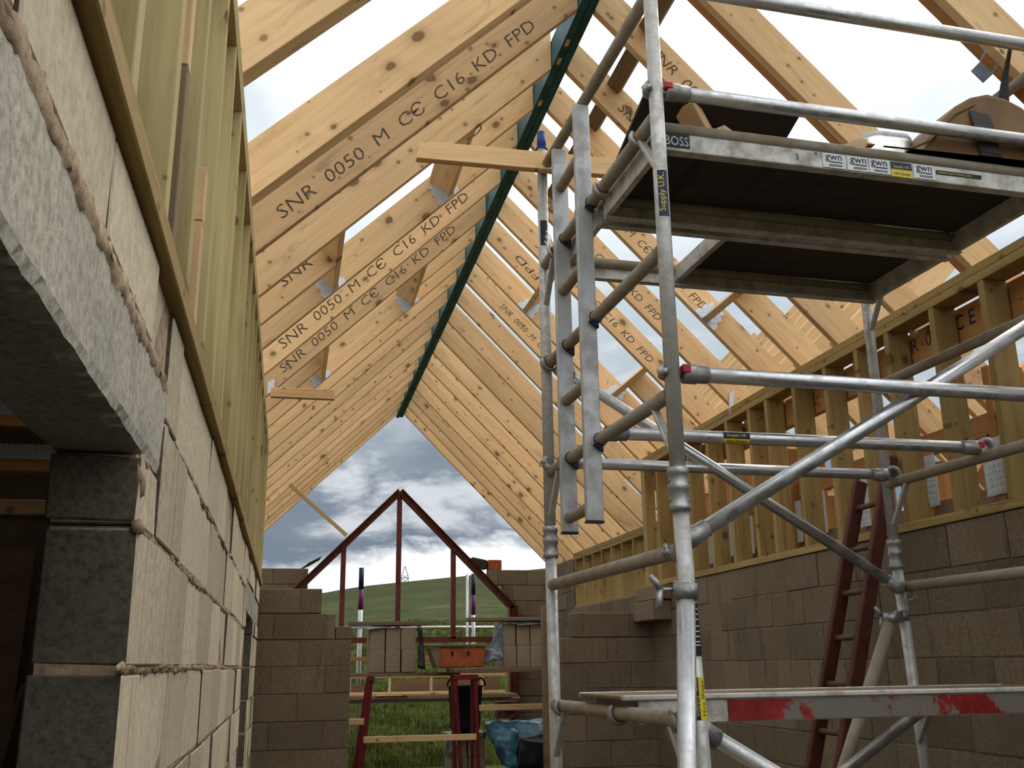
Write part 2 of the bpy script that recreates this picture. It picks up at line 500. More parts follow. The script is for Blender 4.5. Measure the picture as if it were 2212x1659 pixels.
def blocks(regs, plane, a, b, name, mats, mi_alt=None, jit=.004, rec=.007, L=.44, J=.010, seed=1, start=None):
    """regs: list of (s0, s1, z0, z1, n courses); plane 'x' = wall runs along Y between x=a..b, 'y' = runs along X"""
    rnd = random.Random(seed)
    mb = MB()
    for (s0, s1, z0, z1, n) in regs:
        h = (z1 - z0) / n
        e = .0015
        e2 = max(e, rec * .7)
        if plane == 'x': mb.box(a + rec, b - rec, s0 + e2, s1 - e2, z0 + e, z1 - e, 1)
        else: mb.box(s0 + e2, s1 - e2, a + rec, b - rec, z0 + e, z1 - e, 1)
        for k in range(n):
            kk = round((z0 + k * h) / .225)
            off = (.225 if kk % 2 else 0) + (start or 0)
            t = math.floor((s0 - off) / (L + J)) * (L + J) + off
            while t < s1:
                u0, u1 = max(t, s0), min(t + L, s1)
                t += L + J
                if u1 - u0 < .03: continue
                zz0 = z0 + k * h + J / 2; zz1 = z0 + (k + 1) * h - J / 2
                d0, d1 = rnd.uniform(-jit, jit), rnd.uniform(-jit, jit)
                if plane == 'x':
                    vs = [P(x, y, z) for x in (a, b) for y in (u0, u1) for z in (zz0, zz1)]
                    sh = [Vector((rnd.uniform(-jit, jit) * .4 + (d0 if i < 4 else d1), rnd.uniform(-.004, .004), rnd.uniform(-.003, .003))) for i in range(8)]
                else:
                    vs = [P(x, y, z) for y in (a, b) for x in (u0, u1) for z in (zz0, zz1)]
                    sh = [Vector((rnd.uniform(-.002, .002), rnd.uniform(-jit, jit) * .4 + (d0 if i < 4 else d1), rnd.uniform(-.002, .002))) for i in range(8)]
                vs = [p + q_ for p, q_ in zip(vs, sh)]
                mb.add(vs, [(0, 1, 3, 2), (4, 6, 7, 5), (0, 4, 5, 1), (2, 3, 7, 6), (0, 2, 6, 4), (1, 5, 7, 3)],
                       mi_alt(u0, u1, zz0) if mi_alt else 0)
    return mb

XL, XLo = -.247, -.387          # left wall faces
XR, XRo = 3.33, 3.47
PT = .675                       # top of the blockwork
left_regs = [(1.715, 6.36, FL, .225, 8), (1.715, 1.95, .225, .345, 1), (1.95, 6.2, .225, PT, 2),
             (-2.0, 1.95, .522, PT, 1), (6.2, 9.1, .515, PT, 1), (7.68, 9.1, FL, .225, 8), (7.68, 9.1, .225, .335, 1), (6.2, 6.36, .225, .335, 1)]
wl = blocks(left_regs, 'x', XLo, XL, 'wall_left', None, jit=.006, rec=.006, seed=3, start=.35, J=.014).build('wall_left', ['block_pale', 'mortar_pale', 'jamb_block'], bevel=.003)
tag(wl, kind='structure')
# faces turned from the room get a darker copy: shade put into the colour
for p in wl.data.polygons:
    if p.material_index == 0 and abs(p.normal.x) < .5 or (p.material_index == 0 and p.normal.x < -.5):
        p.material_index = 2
tag(blocks([(-2.0, 9.1, FL, PT, 10)], 'x', XR, XRo, 'wall_right', None, jit=.004, rec=.005, seed=5, start=.11).build('wall_right', ['block', 'mortar'], bevel=.003), kind='structure')
tag(blocks([(9.24, 14.7, FL, .72, 10), (13.35, 14.3, .72, 1.39, 3)], 'x', 3.795, 3.935, 'w', None, seed=6).build('wall_right_far', ['block', 'mortar'], bevel=.003), kind='structure')
tag(blocks([(9.24, 14.7, FL, .72, 10)], 'x', -.85, -.71, 'w', None, seed=8).build('wall_left_far', ['block', 'mortar'], bevel=.003), kind='structure')
# unfinished cross wall with its stepped ends
cross_l = [(-.71, .557, FL, .225, 8), (.418, .557, .225, .337, 1), (-.71, .413, .225, .445, 1), (-.71, .288, .445, .66, 1)]
tag(blocks(cross_l, 'y', 9.1, 9.24, 'w', None, seed=11, start=.115).build('wall_cross_left', ['block', 'mortar'], bevel=.003), kind='structure')
cross_r = [(2.45, 3.795, FL, .225, 8), (2.56, 3.795, .225, .45, 1)]
tag(blocks(cross_r, 'y', 9.1, 9.24, 'w', None, seed=12, start=.2).build('wall_cross_right', ['block', 'mortar'], bevel=.003), kind='structure')
# far gable wall either side of the steel frame
gz = [FL + .225 * k for k in range(14)]
gl = []; gr = []
for k in range(13):
    z0, z1 = gz[k], gz[k + 1]
    if z0 > 1.2: continue
    xl = min(.02, 1.54 - (2.525 - z0)) - .06 if z0 > .8 else -.12
    gl.append((-.71, xl if z0 < .9 else .26, z0, z1, 1))
    xr = 1.60 + (2.525 - z1) + .10
    gr.append((min(3.27, max(xr, 2.78)), 3.795, z0, z1, 1))
tag(blocks(gl, 'y', 14.72, 14.86, 'w', None, seed=14).build('wall_back_left', ['block', 'mortar'], bevel=.003), kind='structure')
tag(blocks(gr, 'y', 14.72, 14.86, 'w', None, seed=15, start=.1).build('wall_back_right', ['block', 'mortar'], bevel=.003), kind='structure')

# outside ground rising to a hill
def hill_z(x, y):
    if y < 17: return FL - .03
    t = min(1.0, (y - 17) / 83)
    crest = 6.9 + .145 * (x - 5) - .0009 * (x - 5) ** 2 + .8 * math.exp(-((x - 3) / 6) ** 2) * 0 + noise.noise(Vector((x * .05, 1.3, 0))) * .35
    crest = max(crest, 2.0)
    z = FL + (crest - FL) * (t ** .85)
    if y > 100: z = crest - (y - 100) * .12
    return z + (noise.noise(Vector((x * .35, y * .35, 0))) * .10 + noise.noise(Vector((x * .09, y * .09, 5))) * .3) * min(1, t * 4)
ys = [-30, -5, 5, 12, 16] + [17 + 83 * (i / 60) ** 1.4 for i in range(61)] + [110, 130, 170, 230]
xs = [-120 + 4 * i for i in range(15)] + [-60 + 1.5 * i for i in range(94)] + [81 + 6 * i for i in range(14)]
vs = [P(x, y, hill_z(x, y)) for y in ys for x in xs]
nx_ = len(xs)
fs = [(j * nx_ + i, j * nx_ + i + 1, (j + 1) * nx_ + i + 1, (j + 1) * nx_ + i) for j in range(len(ys) - 1) for i in range(nx_ - 1)]
mb = MB(); mb.add(vs, fs, 0, True)
tag(mb.build('ground', 'grass'), kind='structure')
# long grass outside
gb = MB(); rg = random.Random(4)
def tuft(x, y, hh, n=7):
    for _ in range(n):
        a = rg.uniform(0, 6.28); w = rg.uniform(.003, .0065) * (1 + y * .03)
        b0 = P(x + rg.uniform(-.12, .12), y + rg.uniform(-.12, .12), hill_z(x, y) - .03)
        tip = b0 + Vector((math.cos(a) * hh * .4, math.sin(a) * hh * .4, hh * rg.uniform(.7, 1.15)))
        sd = Vector((w, 0, 0))
        md = (b0 + tip) / 2 + Vector((0, 0, hh * .12))
        gb.add([b0 - sd, b0 + sd, md + sd * .8, md - sd * .8, tip], [(0, 1, 2, 3), (3, 2, 4)])
for _ in range(9000):
    y = 17.0 + 24 * rg.random() ** 1.6
    x = rg.uniform(-1.5, 5.5) * (y / 16)
    tuft(x, y, rg.uniform(.07, .18))
M['blade'] = plain('grass_blades', (.070, .080, .016), .9, 0, .5, 1.2, spec=.1)
tag(gb.build('meadow_grass', 'blade'), 'long rough green grass growing on the ground outside the far opening', 'grass', kind='stuff')

# ------------------------------------------------------------------ stud walls
def stud_wall(name, label, y0, y1, xi, xo, zb, zt, studs, plates=2, mat='treated', mats=None, extra=()):
    root = empty(name, P((xi + xo) / 2, y0, zb), label, 'stud wall')
    xm = (xi + xo) / 2; dp = abs(xo - xi)
    oh = .010 if xi < 0 else 0
    timber('bottom_plate', 'treated_brown_dim', P(xm + oh / 2, y0, zb + .0235), P(xm + oh / 2, y1, zb + .0235), dp + oh, .047, UP, root)
    for k in range(plates):
        z = zt - .0235 - .0475 * k
        timber('top_plate', mat, P(xm, y0, z), P(xm, y1, z), dp, .047, UP, root)
    zz = zt - .0475 * plates
    for i, y in enumerate(studs):
        mm = (mats or {}).get(i, mat)
        timber('stud', mm, P(xm, y + .0225, zb + .0475), P(xm, y + .0225, zz), .045, dp - .004, Vector((1, 0, 0)), root, .002)
    for (p0, p1, w, d, up, mm) in extra:
        timber('packer', mm, p0, p1, w, d, up, root, .002)
    return root

ls = [.46, .86, 1.256, 1.65, 2.04, 2.47, 2.82, 3.21, 3.65, 4.15, 4.58, 5.0, 5.4, 5.82, 6.22, 6.64, 7.05, 7.45, 7.86, 8.3, 8.7, 9.03]
exl = [(P(-.285, 1.85, .73), P(-.285, 1.85, 1.15), .085, .045, Vector((0, 1, 0)), 'board'),
       (P(-.285, 1.85, 1.152), P(-.285, 1.85, 1.33), .085, .045, Vector((0, 1, 0)), 'pine_old'),
       (P(-.275, 2.30, .73), P(-.275, 2.30, 1.02), .07, .045, Vector((0, 1, 0)), 'pine_old'),
       (P(-.275, 2.30, 1.022), P(-.275, 2.30, 1.16), .07, .045, Vector((0, 1, 0)), 'pine'),
       (P(-.33, 1.42, .86), P(-.33, 1.62, .90), .04, .05, UP, 'board'),
       (P(-.29, 3.55, .73), P(-.29, 3.55, 1.05), .06, .045, Vector((0, 1, 0)), 'orange_wood'),
       (P(-.29, 5.15, .73), P(-.29, 5.15, .98), .06, .045, Vector((0, 1, 0)), 'orange_wood')]
stud_wall('stud_wall', 'greenish timber stud wall along the left, standing on the pale block wall', .2, 9.1, -.234, -.372, PT, 1.955, ls, 2,
          mats={1: 'orange_wood', 5: 'treated'}, extra=exl)
rs = [2.4, 2.8, 3.2, 3.63, 4.05, 4.46, 4.89, 5.22, 5.60, 6.02, 6.44, 6.72, 7.13, 7.52, 7.95, 8.34, 8.72]
exr = [(P(3.38, 9.15, PT + .05), P(3.38, 9.15, 1.91), .10, .10, UP.cross(Vector((0, 1, 0))), 'treated_brown_dim')]
rw = stud_wall('stud_wall', 'tall timber stud wall with double top plate on the right block wall, behind the tower', 1.6, 9.2, 3.315, 3.455, PT, 1.918, rs, 2, mat='treated_brown_dim', extra=exr)
rs2 = [9.25 + .40 * i for i in range(11)]
stud_wall('stud_wall', 'low timber stud wall at the far right end under the rafter feet', 9.22, 13.35, 3.80, 3.935, .70, 1.45, rs2, 2, mat='treated_brown_dim')

# ------------------------------------------------------------------ ridge steel
XA, XB, ZR = 1.500, 1.600, 3.69
rd = empty('ridge_beam', P(1.55, 3.0, ZR), 'dark teal steel ridge beam running along the roof apex', 'beam')
for (a, b_, nm) in ((XA, 1.546, 'channel'), (1.554, XB, 'channel')):
    mb = MB()
    o_, i_ = (a, b_) if a == XA else (b_, a)
    mb.box(a, b_, 1.6, 15.05 if a == XA else 15.0, ZR, ZR + .010)
    mb.box(a, b_, 1.6, 15.0, ZR + .19, ZR + .20)
    s_ = .008 if a == XA else -.008
    mb.box(min(o_, o_ + s_), max(o_, o_ + s_), 1.6, 15.0, ZR + .010, ZR + .19)
    mb.build(nm, 'teal', rd)
mb = MB(); mb.box(1.546, 1.554, 1.6, 14.98, ZR + .004, ZR + .19); mb.build('packing_strip', 'teal', rd)
for y in (5.16, 5.36, 5.86):
    tag(MB().box(1.515, 1.538, y - .035, y + .035, ZR - .004, ZR + .003).build('slot_packer', 'pine', rd), 'pale timber packer in the beam flange')

# ------------------------------------------------------------------ rafters
SLL, SLR = .967, 1.017
def under_l(x): return ZR - SLL * (XA - x)
def under_r(x): return ZR - SLR * (x - XB)
def rafter(side, y, x0, x1, name, mat, label, group, th=.047, dep=None, parent=None, cat='rafter', sq0=False, sq1=False):
    """x0 = lower end, x1 = upper end; near face at y"""
    if side == 'L': d = Vector((1, 0, SLL)).normalized(); un = under_l
    else: d = Vector((-1, 0, SLR)).normalized(); un = under_r
    up = Vector((-d.z, 0, d.x)) if side == 'L' else Vector((d.z, 0, -d.x))
    dep = dep or (.215 if side == 'L' else .198)
    vd = dep / (up.z)
    p = [P(x0, y, un(x0)), P(x1, y, un(x1))]
    if sq1: p.append(p[1] + up * dep)
    else: p.append(P(x1, y, un(x1) + vd))
    if sq0: p.append(p[0] + up * dep)
    else: p.append(P(x0, y, un(x0) + vd))
    mb = MB().prism(p, Vector((0, th, 0)))
    fr = frame_of(d, up)
    o = mb.build(name, mat, parent, .002, fr)
    if label: tag(o, label, cat, group)
    return o

def stamp(o, side, y, x, s, dep0=.062, size=.098, wid=None, flip=False, mat='ink'):
    if side == 'L': d = Vector((1, 0, SLL)).normalized(); un = under_l; up = Vector((-d.z, 0, d.x))
    else: d = Vector((1, 0, -SLR)).normalized(); un = under_r; up = Vector((-d.z, 0, d.x))
    org = P(x, y - .0012, un(x)) + up * dep0
    if flip: d = -d; up = -up; org = org - up * .075
    tag(flat_text(s, org, d, up, size, mat, o, sx=1.0, wid=wid, shear=.18), 'black printed grade stamp')

YC = [4.82, 5.44, 5.93, 6.43, 7.04, 7.66, 8.16, 8.70, 9.21, 9.81, 10.43, 11.03, 11.62, 12.22, 12.80, 13.35, 13.88, 14.32, 14.78]
FULL = 'SNR  0050  M  CE  C16  KD  FPD'
GL, GR = 'rafters of the left roof slope', 'rafters of the right roof slope'
num = 0
def pick(i, side):
    return 'pine_old' if (i * 7 + (3 if side == 'R' else 0)) % 5 == 0 else 'pine'
XLE, XRE = -.95, 4.25
# doubled rafters at the front
dbl = [('L', 3.20, 'at the top left corner', 'front'), ('L', 4.19, 'just before the stamped rafter', 'second'),
       ('R', 3.14, 'above the tool bag', 'front'), ('R', 4.13, 'crossing above the scaffold tower', 'second')]
for side, y, where, nm in dbl:
    for k in range(2):
        w_ = 'near' if k == 0 else 'far'
        rafter(side, y + k * .050, XLE if side == 'L' else XRE, XA - .003 if side == 'L' else XB + .003, 'rafter',
               'pine' if k == 0 else 'orange_wood' if side == 'R' else 'pine',
               f"{w_} half of the doubled {'left' if side == 'L' else 'right'} slope rafter {where}",
               'doubled rafters')
rf = {}
for i, y in enumerate(YC):
    for side in 'LR':
        sd = 'left' if side == 'L' else 'right'
        x0 = XLE if side == 'L' else XRE
        x1 = XA - .003 if side == 'L' else XB + .003
        grp = GL if side == 'L' else GR
        if i in (2, 6):
            which = 'front' if i == 2 else 'rear'
            lo = .24 if side == 'L' else 2.85
            hi = .98 if side == 'L' else 2.085
            s_ = -1 if side == 'L' else 1
            rf[side, i, 0] = rafter(side, y, x0, lo + s_ * .03, 'rafter', 'pine',
                f'cut lower rafter piece below the {which} rooflight opening on the {sd} slope', grp, sq1=True)
            rf[side, i, 1] = rafter(side, y, hi - s_ * .03, x1, 'rafter', 'pine',
                f'cut upper rafter piece above the {which} rooflight opening on the {sd} slope', grp, sq0=True)
            continue
        desc = 'stamped with a long row of black characters' if (side, i) in (('L', 0), ('L', 4), ('L', 5)) else ''
        pos = f'{ORD[i + 1]} single pine rafter from the front on the {sd} roof slope'
        if i == len(YC) - 1: pos = f'last pine rafter at the far open end of the {sd} roof slope'
        rf[side, i] = rafter(side, y, x0, x1, 'rafter', pick(i, side), pos + (', ' + 'stamped' if desc else ''), grp)
stamp(rf['L', 0], 'L', 4.82, -.085, FULL, wid=1.90, dep0=.055, size=.105)
stamp(rf['L', 4], 'L', 7.04, -.085, FULL, wid=1.90, dep0=.055, size=.105)
stamp(rf['L', 5], 'L', 7.66, -.085, FULL, wid=1.90, dep0=.055, size=.10)
stamp(rf['L', 2, 0], 'L', 5.93, -.06, 'SNR', wid=.25, dep0=.09)
stamp(rf['L', 2, 1], 'L', 5.93, 1.06, 'KD', wid=.22, dep0=.10)
stamp(rf['R', 0], 'R', 4.82, 1.88, FULL, wid=1.50, dep0=.06, size=.10)
stamp(rf['R', 1], 'R', 5.44, 1.88, FULL, wid=1.55, dep0=.06, size=.10)
stamp(rf['R', 3], 'R', 6.43, 1.95, FULL, wid=1.25, dep0=.05, size=.09)
stamp(rf['R', 4], 'R', 7.04, 1.80, FULL, wid=1.30, dep0=.05, size=.09)
stamp(rf['R', 5], 'R', 7.66, 1.88, FULL, wid=1.40, dep0=.05, size=.09)
stamp(rf['R', 8], 'R', 9.21, 1.88, FULL, wid=1.20, dep0=.06, size=.09)
stamp(rf['R', 6, 1], 'R', 8.16, 2.02, 'FPD', wid=.30, dep0=.05, size=.09, flip=True)

# trimmers round the rooflight openings, with their galvanised hangers
def plate_poly(c, a, b_, t, w, h, n=4, seed=0):
    """ragged hanger plate"""
    rnd = random.Random(seed)
    pts = [c, c + a * w]
    for k in range(1, n + 1):
        pts.append(c + a * (w * (1 - .5 * k / n) + (.012 if k % 2 else -.006)) + b_ * (h * k / n))
    pts.append(c + b_ * h)
    return pts
def trimmer(side, x, ya, yb, label, seed):
    d = Vector((1, 0, SLL)).normalized() if side == 'L' else Vector((-1, 0, SLR)).normalized()
    up = Vector((-d.z, 0, d.x)) if side == 'L' else Vector((d.z, 0, -d.x))
    un = under_l if side == 'L' else under_r
    c = P(x, 0, un(x)) + up * .0975
    p0 = Vector((c.x, ya + .002, c.z)); p1 = Vector((c.x, yb - .002, c.z))
    root = empty('trimmer', Vector((c.x, ya, P(0, 0, un(x)).z)), label, 'trimmer', 'rooflight trimmers')
    timber('trimmer_timber', 'pine', p0, p1, .047, .195, up, root)
    hb = MB()
    for sg in (-1, 1):
        b0 = p1 - up * .0985 + d * (sg * .0265) - Vector((0, .004, 0))
        pl = plate_poly(b0, d * sg, up, .002, .07, .16, 5, seed)
        hb.prism(pl, Vector((0, .003, 0)))
        sp = [p1 - up * .0985 + d * (sg * .0245), p1 - up * .0985 + d * (sg * .0245) - Vector((0, .06, 0)),
              p1 + up * .03 + d * (sg * .0245) - Vector((0, .035, 0)), p1 + up * .05 + d * (sg * .0245)]
        hb.prism(sp, d * (sg * .002))
    hb.prism([p1 - up * .0995 + d * .026, p1 - up * .0995 - d * .026, p1 - up * .0995 - d * .026 - Vector((0, .06, 0)), p1 - up * .0995 + d * .026 - Vector((0, .06, 0))], up * -.002)
    tag(hb.build('joist_hanger', 'galv', root), 'galvanised joist hanger')
for side, sd, lo, hi in (('L', 'left', .215, .995), ('R', 'right', 2.875, 2.065)):
    for nm, ya, yb in (('front', 5.487, 6.43), ('rear', 7.707, 8.70)):
        trimmer(side, lo, ya, yb, f'lower trimmer across the {nm} rooflight opening of the {sd} slope', 1)
        trimmer(side, hi, ya, yb, f'upper trimmer across the {nm} rooflight opening of the {sd} slope', 2)
# noggins near the ridge on the right slope
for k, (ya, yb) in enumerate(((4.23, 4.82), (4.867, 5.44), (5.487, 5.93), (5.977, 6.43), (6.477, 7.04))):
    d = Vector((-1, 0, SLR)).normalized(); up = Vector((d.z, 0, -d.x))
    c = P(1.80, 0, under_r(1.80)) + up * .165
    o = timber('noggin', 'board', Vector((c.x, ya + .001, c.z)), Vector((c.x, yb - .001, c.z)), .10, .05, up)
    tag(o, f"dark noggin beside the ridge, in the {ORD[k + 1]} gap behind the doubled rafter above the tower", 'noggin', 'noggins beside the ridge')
# small strap bracket hanging from the front right rafter, and a truss clip at the plate
o = MB().prism([P(2.655, 3.125, 2.335), P(2.705, 3.125, 2.385), P(2.76, 3.125, 2.335), P(2.705, 3.125, 2.285)], Vector((0, .003, 0)))
o.bar(P(2.705, 3.1275, 2.38), P(2.75, 3.1275, 2.46), .004, .006); o.bar(P(2.755, 3.1275, 2.335), P(2.80, 3.1275, 2.40), .004, .006)
tag(o.build('roof_clip', 'steel_pylon'), 'small square metal clip hanging under the top right rafter', 'clip')  # dark steel stands in for backlit shade on the clip
o = MB().prism([P(3.30, 7.03, 1.86), P(3.33, 7.03, 1.86), P(3.36, 7.03, 2.06), P(3.31, 7.03, 2.02)], Vector((0, .004, 0)))
tag(o.build('truss_clip', 'galv'), 'galvanised strap clip tying a rafter foot to the right top plate', 'clip')
o = MB().prism([P(-.23, 7.645, 2.02), P(-.18, 7.645, 2.06), P(-.18, 7.645, 2.15), P(-.23, 7.645, 2.12)], Vector((0, .004, 0)))
tag(o.build('truss_clip', 'galv'), 'galvanised clip on a rafter foot at the left top plate', 'clip')

# ------------------------------------------------------------------ what shows through the right stud wall
hd = timber('header_joist', 'orange_wood', P(3.49, 1.6, 1.72), P(3.49, 9.2, 1.72), .047, .20, UP)
tag(hd, 'long orange header joist with black stamp behind the right stud wall', 'joist')
for s, y in (('SNR  0050', 5.05), ('C E', 4.50), ('C16  KD', 3.9), ('SNR', 7.2)):
    flat_text(s, P(3.4655, y, 1.70), Vector((0, -1, 0)), UP, .12, 'ink_black', hd, 'printed_stamp')
rw_lab = ['nearest', 'second', 'third', 'fourth', 'fifth', 'sixth', 'seventh', 'eighth', 'ninth', 'tenth', 'eleventh']
for k, y in enumerate((3.85, 4.45, 5.05, 5.68, 6.28, 6.62, 7.02, 7.4, 7.8, 8.15, 8.6)):
    root = empty('truss_post', P(3.68, y, .70), f'{rw_lab[k]} orange truss post with nail plates seen through the right stud wall', 'truss post', 'truss posts behind the right stud wall')
    tall = k >= 5
    timber('post', 'orange_wood', P(3.68, y, .70), P(3.68, y, 1.50 if tall or k % 2 else 1.1), .05, .22 if not tall else .30, Vector((1, 0, 0)) if k % 3 else Vector((0, 1, 0)), root)
    timber('brace', 'orange_wood', P(3.66, y + .02, .74), P(3.66, y + .24, .98), .05, .10, UP, root)
    pb = MB()
    zc = 1.0 if k % 2 == 0 else .98
    for a in range(8):
        for c_ in range(5):
            pb.box(3.548, 3.551, y - .10 + c_ * .034, y - .075 + c_ * .034, zc - .16 + a * .034, zc - .145 + a * .034)
    pb.box(3.551, 3.553, y - .115, y + .085, zc - .17, zc + .125)
    tag(pb.build('nail_plate', 'galv', root), 'perforated galvanised nail plate')
tag(timber('floor_rail', 'orange_wood', P(3.62, 1.6, 1.20), P(3.62, 9.1, 1.20), .05, .12, UP), 'orange rail running behind the posts of the right stud wall', 'rail')
tag(timber('sole_rail', 'ply', P(3.60, 1.6, .78), P(3.60, 9.1, .78), .03, .16, UP), 'low plywood strip standing behind the foot of the right studs', 'plywood')
# rafters of the neighbouring roof on the right
for k in range(16):
    y = 5.6 + k * .54
    d = Vector((1, 0, 1)).normalized(); up = Vector((-d.z, 0, d.x))
    p0 = P(3.85, y, 2.05); p1 = P(5.45, y, 3.65)
    o = MB().prism([p0, p1, p1 + up * .20, p0 + up * .20], Vector((0, .045, 0))).build('rafter', 'pine', None, 0, frame_of(d, up))
    tag(o, 'slender rafter of the neighbouring roof beyond the right slope', 'rafter', 'rafters of the neighbouring roof')
tag(timber('ridge_board', 'pine', P(5.47, 5.4, 3.72), P(5.47, 14.2, 3.72), .035, .16, UP), 'pale ridge board of the neighbouring roof on the right', 'ridge board')
for k in range(6):
    p0 = P(4.35, 3.2 + k * .62, 1.75); p1 = P(5.6, 3.2 + k * .62, .45)
    d = (p1 - p0).normalized()
    o = timber('rafter_tail', 'pine', p0, p1, .05, .15, Vector((-d.z, 0, d.x)) * -1)
    tag(o, f'sloping rafter tail outside, {ORD[k + 1]} from the near end beyond the right studs', 'rafter tail', 'rafter tails beyond the right studs')

# ------------------------------------------------------------------ lintels and padstone
def rough_beam(name, mat, x0, x1, y0, y1, z0, z1, ny, nz, amp, label, cat, seed=0):
    """cast concrete beam with a broken lower arris on the room side (x1)"""
    mb = MB()
    nxs = 5
    def pt(i, j, k):
        x = x0 + (x1 - x0) * i / nxs; y = y0 + (y1 - y0) * j / ny; z = z0 + (z1 - z0) * k / nz
        p = P(x, y, z)
        n1 = noise.noise(Vector((y * 9, z * 9 + seed, x * 9)))
        n2 = noise.noise(Vector((y * 60, z * 60, x * 60 + seed)))
        if i == nxs and k == 0:
            p += Vector((-abs(n2) * amp * .9 - .002, 0, abs(n1) * amp * .9 + abs(n2) * amp))
        elif i == nxs: p.x += n1 * .003 + n2 * .001
        elif k == 0: p.z += n1 * .002 + n2 * .001
        return p
    idx = {}
    vs = []
    def g(i, j, k):
        if (i, j, k) not in idx:
            idx[i, j, k] = len(vs); vs.append(pt(i, j, k))
        return idx[i, j, k]
    fs = []
    for j in range(ny):
        for k in range(nz):
            fs.append((g(nxs, j, k), g(nxs, j + 1, k), g(nxs, j + 1, k + 1), g(nxs, j, k + 1)))
            fs.append((g(0, j, k), g(0, j, k + 1), g(0, j + 1, k + 1), g(0, j + 1, k)))
        for i in range(nxs):
            fs.append((g(i, j, 0), g(i, j + 1, 0), g(i + 1, j + 1, 0), g(i + 1, j, 0)))
            fs.append((g(i, j, nz), g(i + 1, j, nz), g(i + 1, j + 1, nz), g(i, j + 1, nz)))
    for i in range(nxs):
        for k in range(nz):
            fs.append((g(i, 0, k), g(i + 1, 0, k), g(i + 1, 0, k + 1), g(i, 0, k + 1)))
            fs.append((g(i, ny, k), g(i, ny, k + 1), g(i + 1, ny, k + 1), g(i + 1, ny, k)))
    mb.add(vs, fs)
    return tag(mb.build(name, mat), label, cat)
rough_beam('lintel', 'lintel', XLo, XL - .001, -1.9, 1.95, .347, .505, 300, 8, .012, 'long pale concrete lintel with a chipped edge over the opening at left', 'lintel')
rough_beam('lintel', 'lintel', XLo, XL - .001, 6.2, 9.09, .337, .505, 60, 4, .006, 'far concrete lintel over the narrow doorway at the end of the left wall', 'lintel', 3)
pad = MB()
pad.box(3.15, 3.328, 8.55, 9.095, .36, .53); pad.box(3.19, 3.328, 8.53, 9.095, .54, .665)
tag(pad.build('padstone', 'block', bevel=.006), 'concrete padstone jutting from the right wall at the cross wall', 'padstone')
# mortar snots along the left wall joints
mb = MB(); rm = random.Random(5)
def blob(p, rx, ry, rz, mb=mb):
    n = 7; vs = []; fs = []
    rows = 4
    for i in range(rows + 1):
        a = math.pi * i / rows
        for k in range(n):
            b_ = 2 * math.pi * k / n
            s_ = 1 + rm.uniform(-.25, .25)
            vs.append(p + Vector((rx * math.sin(a) * math.cos(b_) * s_, ry * math.sin(a) * math.sin(b_) * s_, rz * math.cos(a) * s_)))
    for i in range(rows):
        for k in range(n):
            fs.append((i * n + k, i * n + (k + 1) % n, (i + 1) * n + (k + 1) % n, (i + 1) * n + k))
    mb.add(vs, fs, 0, True)
for zz in (.0, .225, .45):
    y = 1.75 if zz < .3 else 2.0
    while y < 6.2:
        if rm.random() < .8:
            blob(P(XL - .002, y, zz + rm.uniform(-.006, .006)), rm.uniform(.004, .008), rm.uniform(.03, .10), rm.uniform(.006, .013))
        y += rm.uniform(.07, .20)
def strip(y0, y1, z, h, x, amp, seed, mb=mb):
    amp *= .45; x -= .001
    n = int((y1 - y0) / .012); vs = []; fs = []
    for i in range(n + 1):
        y = y0 + (y1 - y0) * i / n
        for j in range(5):
            t = j / 4 - .5
            e = noise.noise(Vector((y * 16, j * 3.1, seed))) * h * .45 + noise.noise(Vector((y * 60, j * 2.1, seed + 4))) * h * .25
            d_ = -.010 if j in (0, 4) else noise.noise(Vector((y * 24, j * 1.7, seed + 9))) * amp + noise.noise(Vector((y * 90, j, seed + 2))) * amp * .5
            vs.append(P(x + d_, y, z + h * t + (e if j in (0, 1, 3, 4) else 0)))
    for i in range(n):
        for j in range(4):
            fs.append((i * 5 + j, i * 5 + j + 1, i * 5 + j + 6, i * 5 + j + 5))
    mb.add(vs, fs, 0, True)
strip(-1.8, 1.95, .518, .044, XL + .003, .010, 1)
strip(1.72, 6.3, .225, .028, XL + .001, .011, 2)
strip(1.72, 6.3, .0, .024, XL + .001, .010, 3)
strip(1.98, 6.2, .45, .018, XL - .002, .009, 4)
strip(1.72, 6.3, -.225, .018, XL - .002, .009, 5)
strip(1.72, 6.3, -.45, .018, XL - .002, .009, 6)
blob(P(-.245, 1.718, .222), .014, .016, .012); blob(P(-.25, 1.73, .30), .012, .02, .03); blob(P(-.25, 1.76, .335), .008, .04, .012)
tag(mb.build('trim_1', 'mortar_pale'), kind='structure')

